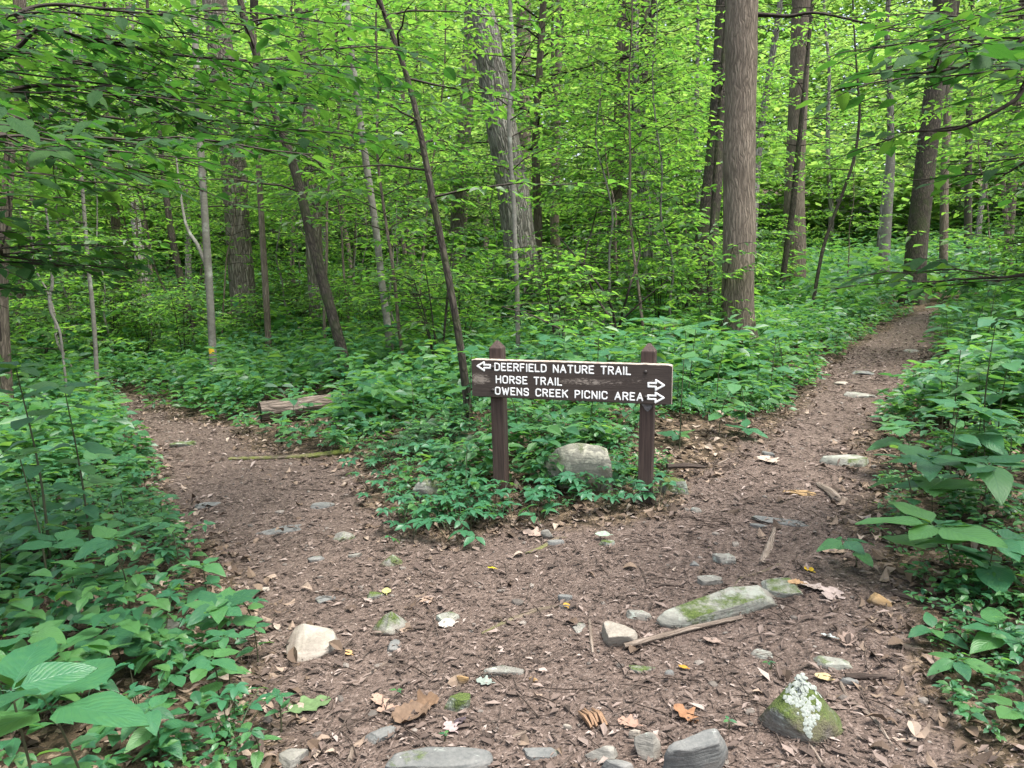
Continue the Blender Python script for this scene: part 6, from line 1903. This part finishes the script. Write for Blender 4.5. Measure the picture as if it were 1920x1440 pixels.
def build_undergrowth():
    """knee-high growth that nobody could count, thinning towards the trails"""
    rng = np.random.default_rng(55)
    # template plants as leaf arrays
    tm = []
    for k in range(10):
        m = rng.integers(9, 18); Hh = rng.uniform(.25, .6)
        zz = rng.uniform(.35, 1, m) * Hh; a = rng.uniform(0, 6.28, m); r = rng.uniform(.01, .16, m)
        pos = np.stack([r * np.sin(a), r * np.cos(a), zz], -1); e = rng.normal(-.02, .22, m)
        d = np.stack([np.sin(a) * np.cos(e), np.cos(a) * np.cos(e), np.sin(e)], -1)
        tm.append((pos, d, np.stack([rng.normal(0, .22, m), rng.normal(0, .22, m), np.ones(m)], -1), rng.uniform(.085, .175, m)))
    def grow(n, r0, r1, scale0, scale1, offs, name, fine, thin, mat, power=1.4, seed=0, exclude=None):
        x, y = wedge(rng, n, r0, r1, 41, power)
        sd = path_sd(x, y); dens = vnoise(x * .55, y * .55, 60 + seed) * .7 + .3 * vnoise(x * 2, y * 2, 61 + seed)
        keep = (sd < -offs + .0) & (dens > thin)
        # bare litter on the tongue of ground left of the sign
        bare = np.exp(-(((x + .75) / .95) ** 2 + ((y - 6.3) / 1.25) ** 2))
        keep &= rng.random(len(x)) > bare * .65
        # kept low in front of the fallen log
        q = seg_dist(x, y, LOGZONE); keep &= (q < 0) | (rng.random(len(x)) < .07)
        x, y, sd = x[keep], y[keep], sd[keep]; z = height(x, y, sd)
        g = Geo(); ti = rng.integers(0, len(tm), len(x)); ang = rng.uniform(0, 6.28, len(x))
        sc = rng.uniform(scale0, scale1, len(x)) * (.55 + .45 * sstep(.0, .6, -sd - offs))
        for k in range(len(tm)):
            sel = np.nonzero(ti == k)[0]
            if not len(sel): continue
            pos, d, nr, L = tm[k]
            ca, sa = np.cos(ang[sel])[:, None], np.sin(ang[sel])[:, None]
            rt = lambda v: np.stack([v[None, :, 0] * ca - v[None, :, 1] * sa, v[None, :, 0] * sa + v[None, :, 1] * ca, np.broadcast_to(v[None, :, 2], (len(sel), len(v)))], -1)
            s_ = sc[sel][:, None]
            pp = rt(pos) * s_[..., None] + np.stack([x[sel], y[sel], z[sel]], -1)[:, None]
            LL = (L[None] * s_).ravel()
            add_leaves(g, pp.reshape(-1, 3), rt(d).reshape(-1, 3), rt(nr).reshape(-1, 3), LL, LL * .58, fine)
        g.obj(name, mat, None, False, kind="stuff")
    grow(3600, 2.0, 8.0, .25, .55, .10, "low_ground_cover", True, .36, M['herb'], 1.3, 0)
    grow(900, 2.3, 8.5, .55, .95, .15, "leafy_undergrowth", True, .48, M['herb'], 1.3, 8)
    grow(5600, 7.0, 19.0, .7, 1.35, .02, "undergrowth", False, .22, M['herb'], 1.6, 3)
    grow(8000, 17.0, 70.0, 1.3, 2.8, .3, "far_undergrowth", False, .2, M['herb'], 1.7, 5)


build_undergrowth()

# ------------------------------------------------------------------ branches reaching in overhead
def overhang(name, label, trunk_xy, H, limbs, leafL, nmax, seed, r=.05, gap=(.085, .17), tw=(.40, 1.0)):
    rng = np.random.default_rng(seed)
    x, y = trunk_xy; base = np.array([x, y, h1(x, y)])
    t = thing(name, label, "tree", base)
    g = Geo(); P = catmull([[0, 0, -.2], [.02, .03, H * .4], [-.05, .05, H * .7], [.05, 0, H]], 30)
    tube(g, P, np.linspace(r, r * .35, 30), 12); g.obj("trunk", M['bark_grey'], t)
    count = 0; gw, gl = Geo(), Geo(); acc_all = []
    for px in limbs:
        Q = np.array([at_depth(u, v, Y) for u, v, Y in px]) - base
        i = int(np.argmin(np.abs(P[:, 2] - (Q[0][2] - .15)))); Q = np.vstack([P[i], Q])
        C = catmull(Q, 36); g = Geo(); tube(g, C, np.linspace(.012, .003, 36), 6); lo = g.obj("limb", M['twig'], t)
        side = 1; L_ = np.concatenate([[0], np.cumsum(np.linalg.norm(np.diff(C, axis=0), axis=1))])
        s = L_[-1] * .12
        while s < L_[-1]:
            j = min(int(np.searchsorted(L_, s)), 34); d = unit(C[j + 1] - C[j]); az = math.atan2(d[0], d[1])
            grow_branch(rng, C[j], az + side * rng.uniform(.5, 1.0), rng.normal(0.02, .12), rng.uniform(*tw), .004, leafL, .12, .052, gw, acc_all, start=.1, droop=.1, width=.55)
            side = -side; s += rng.uniform(*gap)
    pos = np.concatenate([a[0] for a in acc_all]); d = np.concatenate([a[1] for a in acc_all]); nr = np.concatenate([a[2] for a in acc_all]); L = np.concatenate([a[3] for a in acc_all]); W = np.concatenate([a[4] for a in acc_all])
    wp = pos + base; f = (wp - EYE) @ FWD
    u = 960 + F * ((wp - EYE) @ RIGHT) / np.maximum(f, .1); v = 720 - F * ((wp - EYE) @ UP) / np.maximum(f, .1)
    vis = (f > .3) & (u > -40) & (u < 1960) & (v > -40) & (v < 1480)
    order = np.argsort(-np.where(vis, L / np.maximum(f, .3), 0)); single = order[:nmax]
    for i in single:
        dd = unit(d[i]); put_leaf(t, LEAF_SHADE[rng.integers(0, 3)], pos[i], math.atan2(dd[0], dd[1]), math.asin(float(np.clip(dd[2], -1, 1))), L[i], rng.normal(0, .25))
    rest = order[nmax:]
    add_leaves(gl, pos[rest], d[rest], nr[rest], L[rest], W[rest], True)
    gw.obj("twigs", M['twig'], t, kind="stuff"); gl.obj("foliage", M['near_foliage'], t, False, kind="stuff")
    return t


overhang("overhanging_beech", "beech reaching long dark leafy limbs across the upper left of the view", (-3.6, 3.6), 6.5,
         [[(-60, 130, 3.4), (75, 55, 3.4), (160, 72, 3.5), (350, 105, 3.8), (520, 110, 4.2), (640, 75, 4.5)],
          [(-60, 190, 3.3), (90, 160, 3.4), (240, 180, 3.6), (330, 205, 3.8), (400, 235, 4.0)],
          [(-60, 60, 3.3), (80, 10, 3.4), (220, 20, 3.6), (330, 30, 3.8)],
          [(-80, 280, 2.6), (20, 255, 2.7), (110, 265, 2.8)],
          [(-60, 470, 3.4), (10, 480, 3.5), (70, 490, 3.6)],
          [(-60, 240, 4.2), (120, 215, 4.4), (280, 230, 4.6), (450, 255, 5.0), (560, 240, 5.4)],
          [(-60, 95, 4.4), (150, 120, 4.6), (330, 145, 4.8), (520, 165, 5.2)]], .095, 300, 501)
overhang("overhanging_hazel", "young tree reaching leafy twigs in from the upper right border", (3.3, 3.6), 5.0,
         [[(2000, 60, 3.3), (1880, 100, 3.2), (1780, 130, 3.1), (1690, 140, 3.0)],
          [(2000, 120, 3.0), (1900, 190, 2.9), (1800, 240, 2.9), (1720, 245, 3.0)],
          [(2000, 10, 3.6), (1900, 20, 3.6), (1800, 40, 3.6)],
          [(2000, 270, 3.3), (1930, 300, 3.4), (1880, 330, 3.5)],
          [(2000, 520, 3.6), (1880, 520, 3.7), (1790, 525, 3.9), (1730, 530, 4.1)]], .10, 230, 502, .03, (.13, .24), (.35, .8))
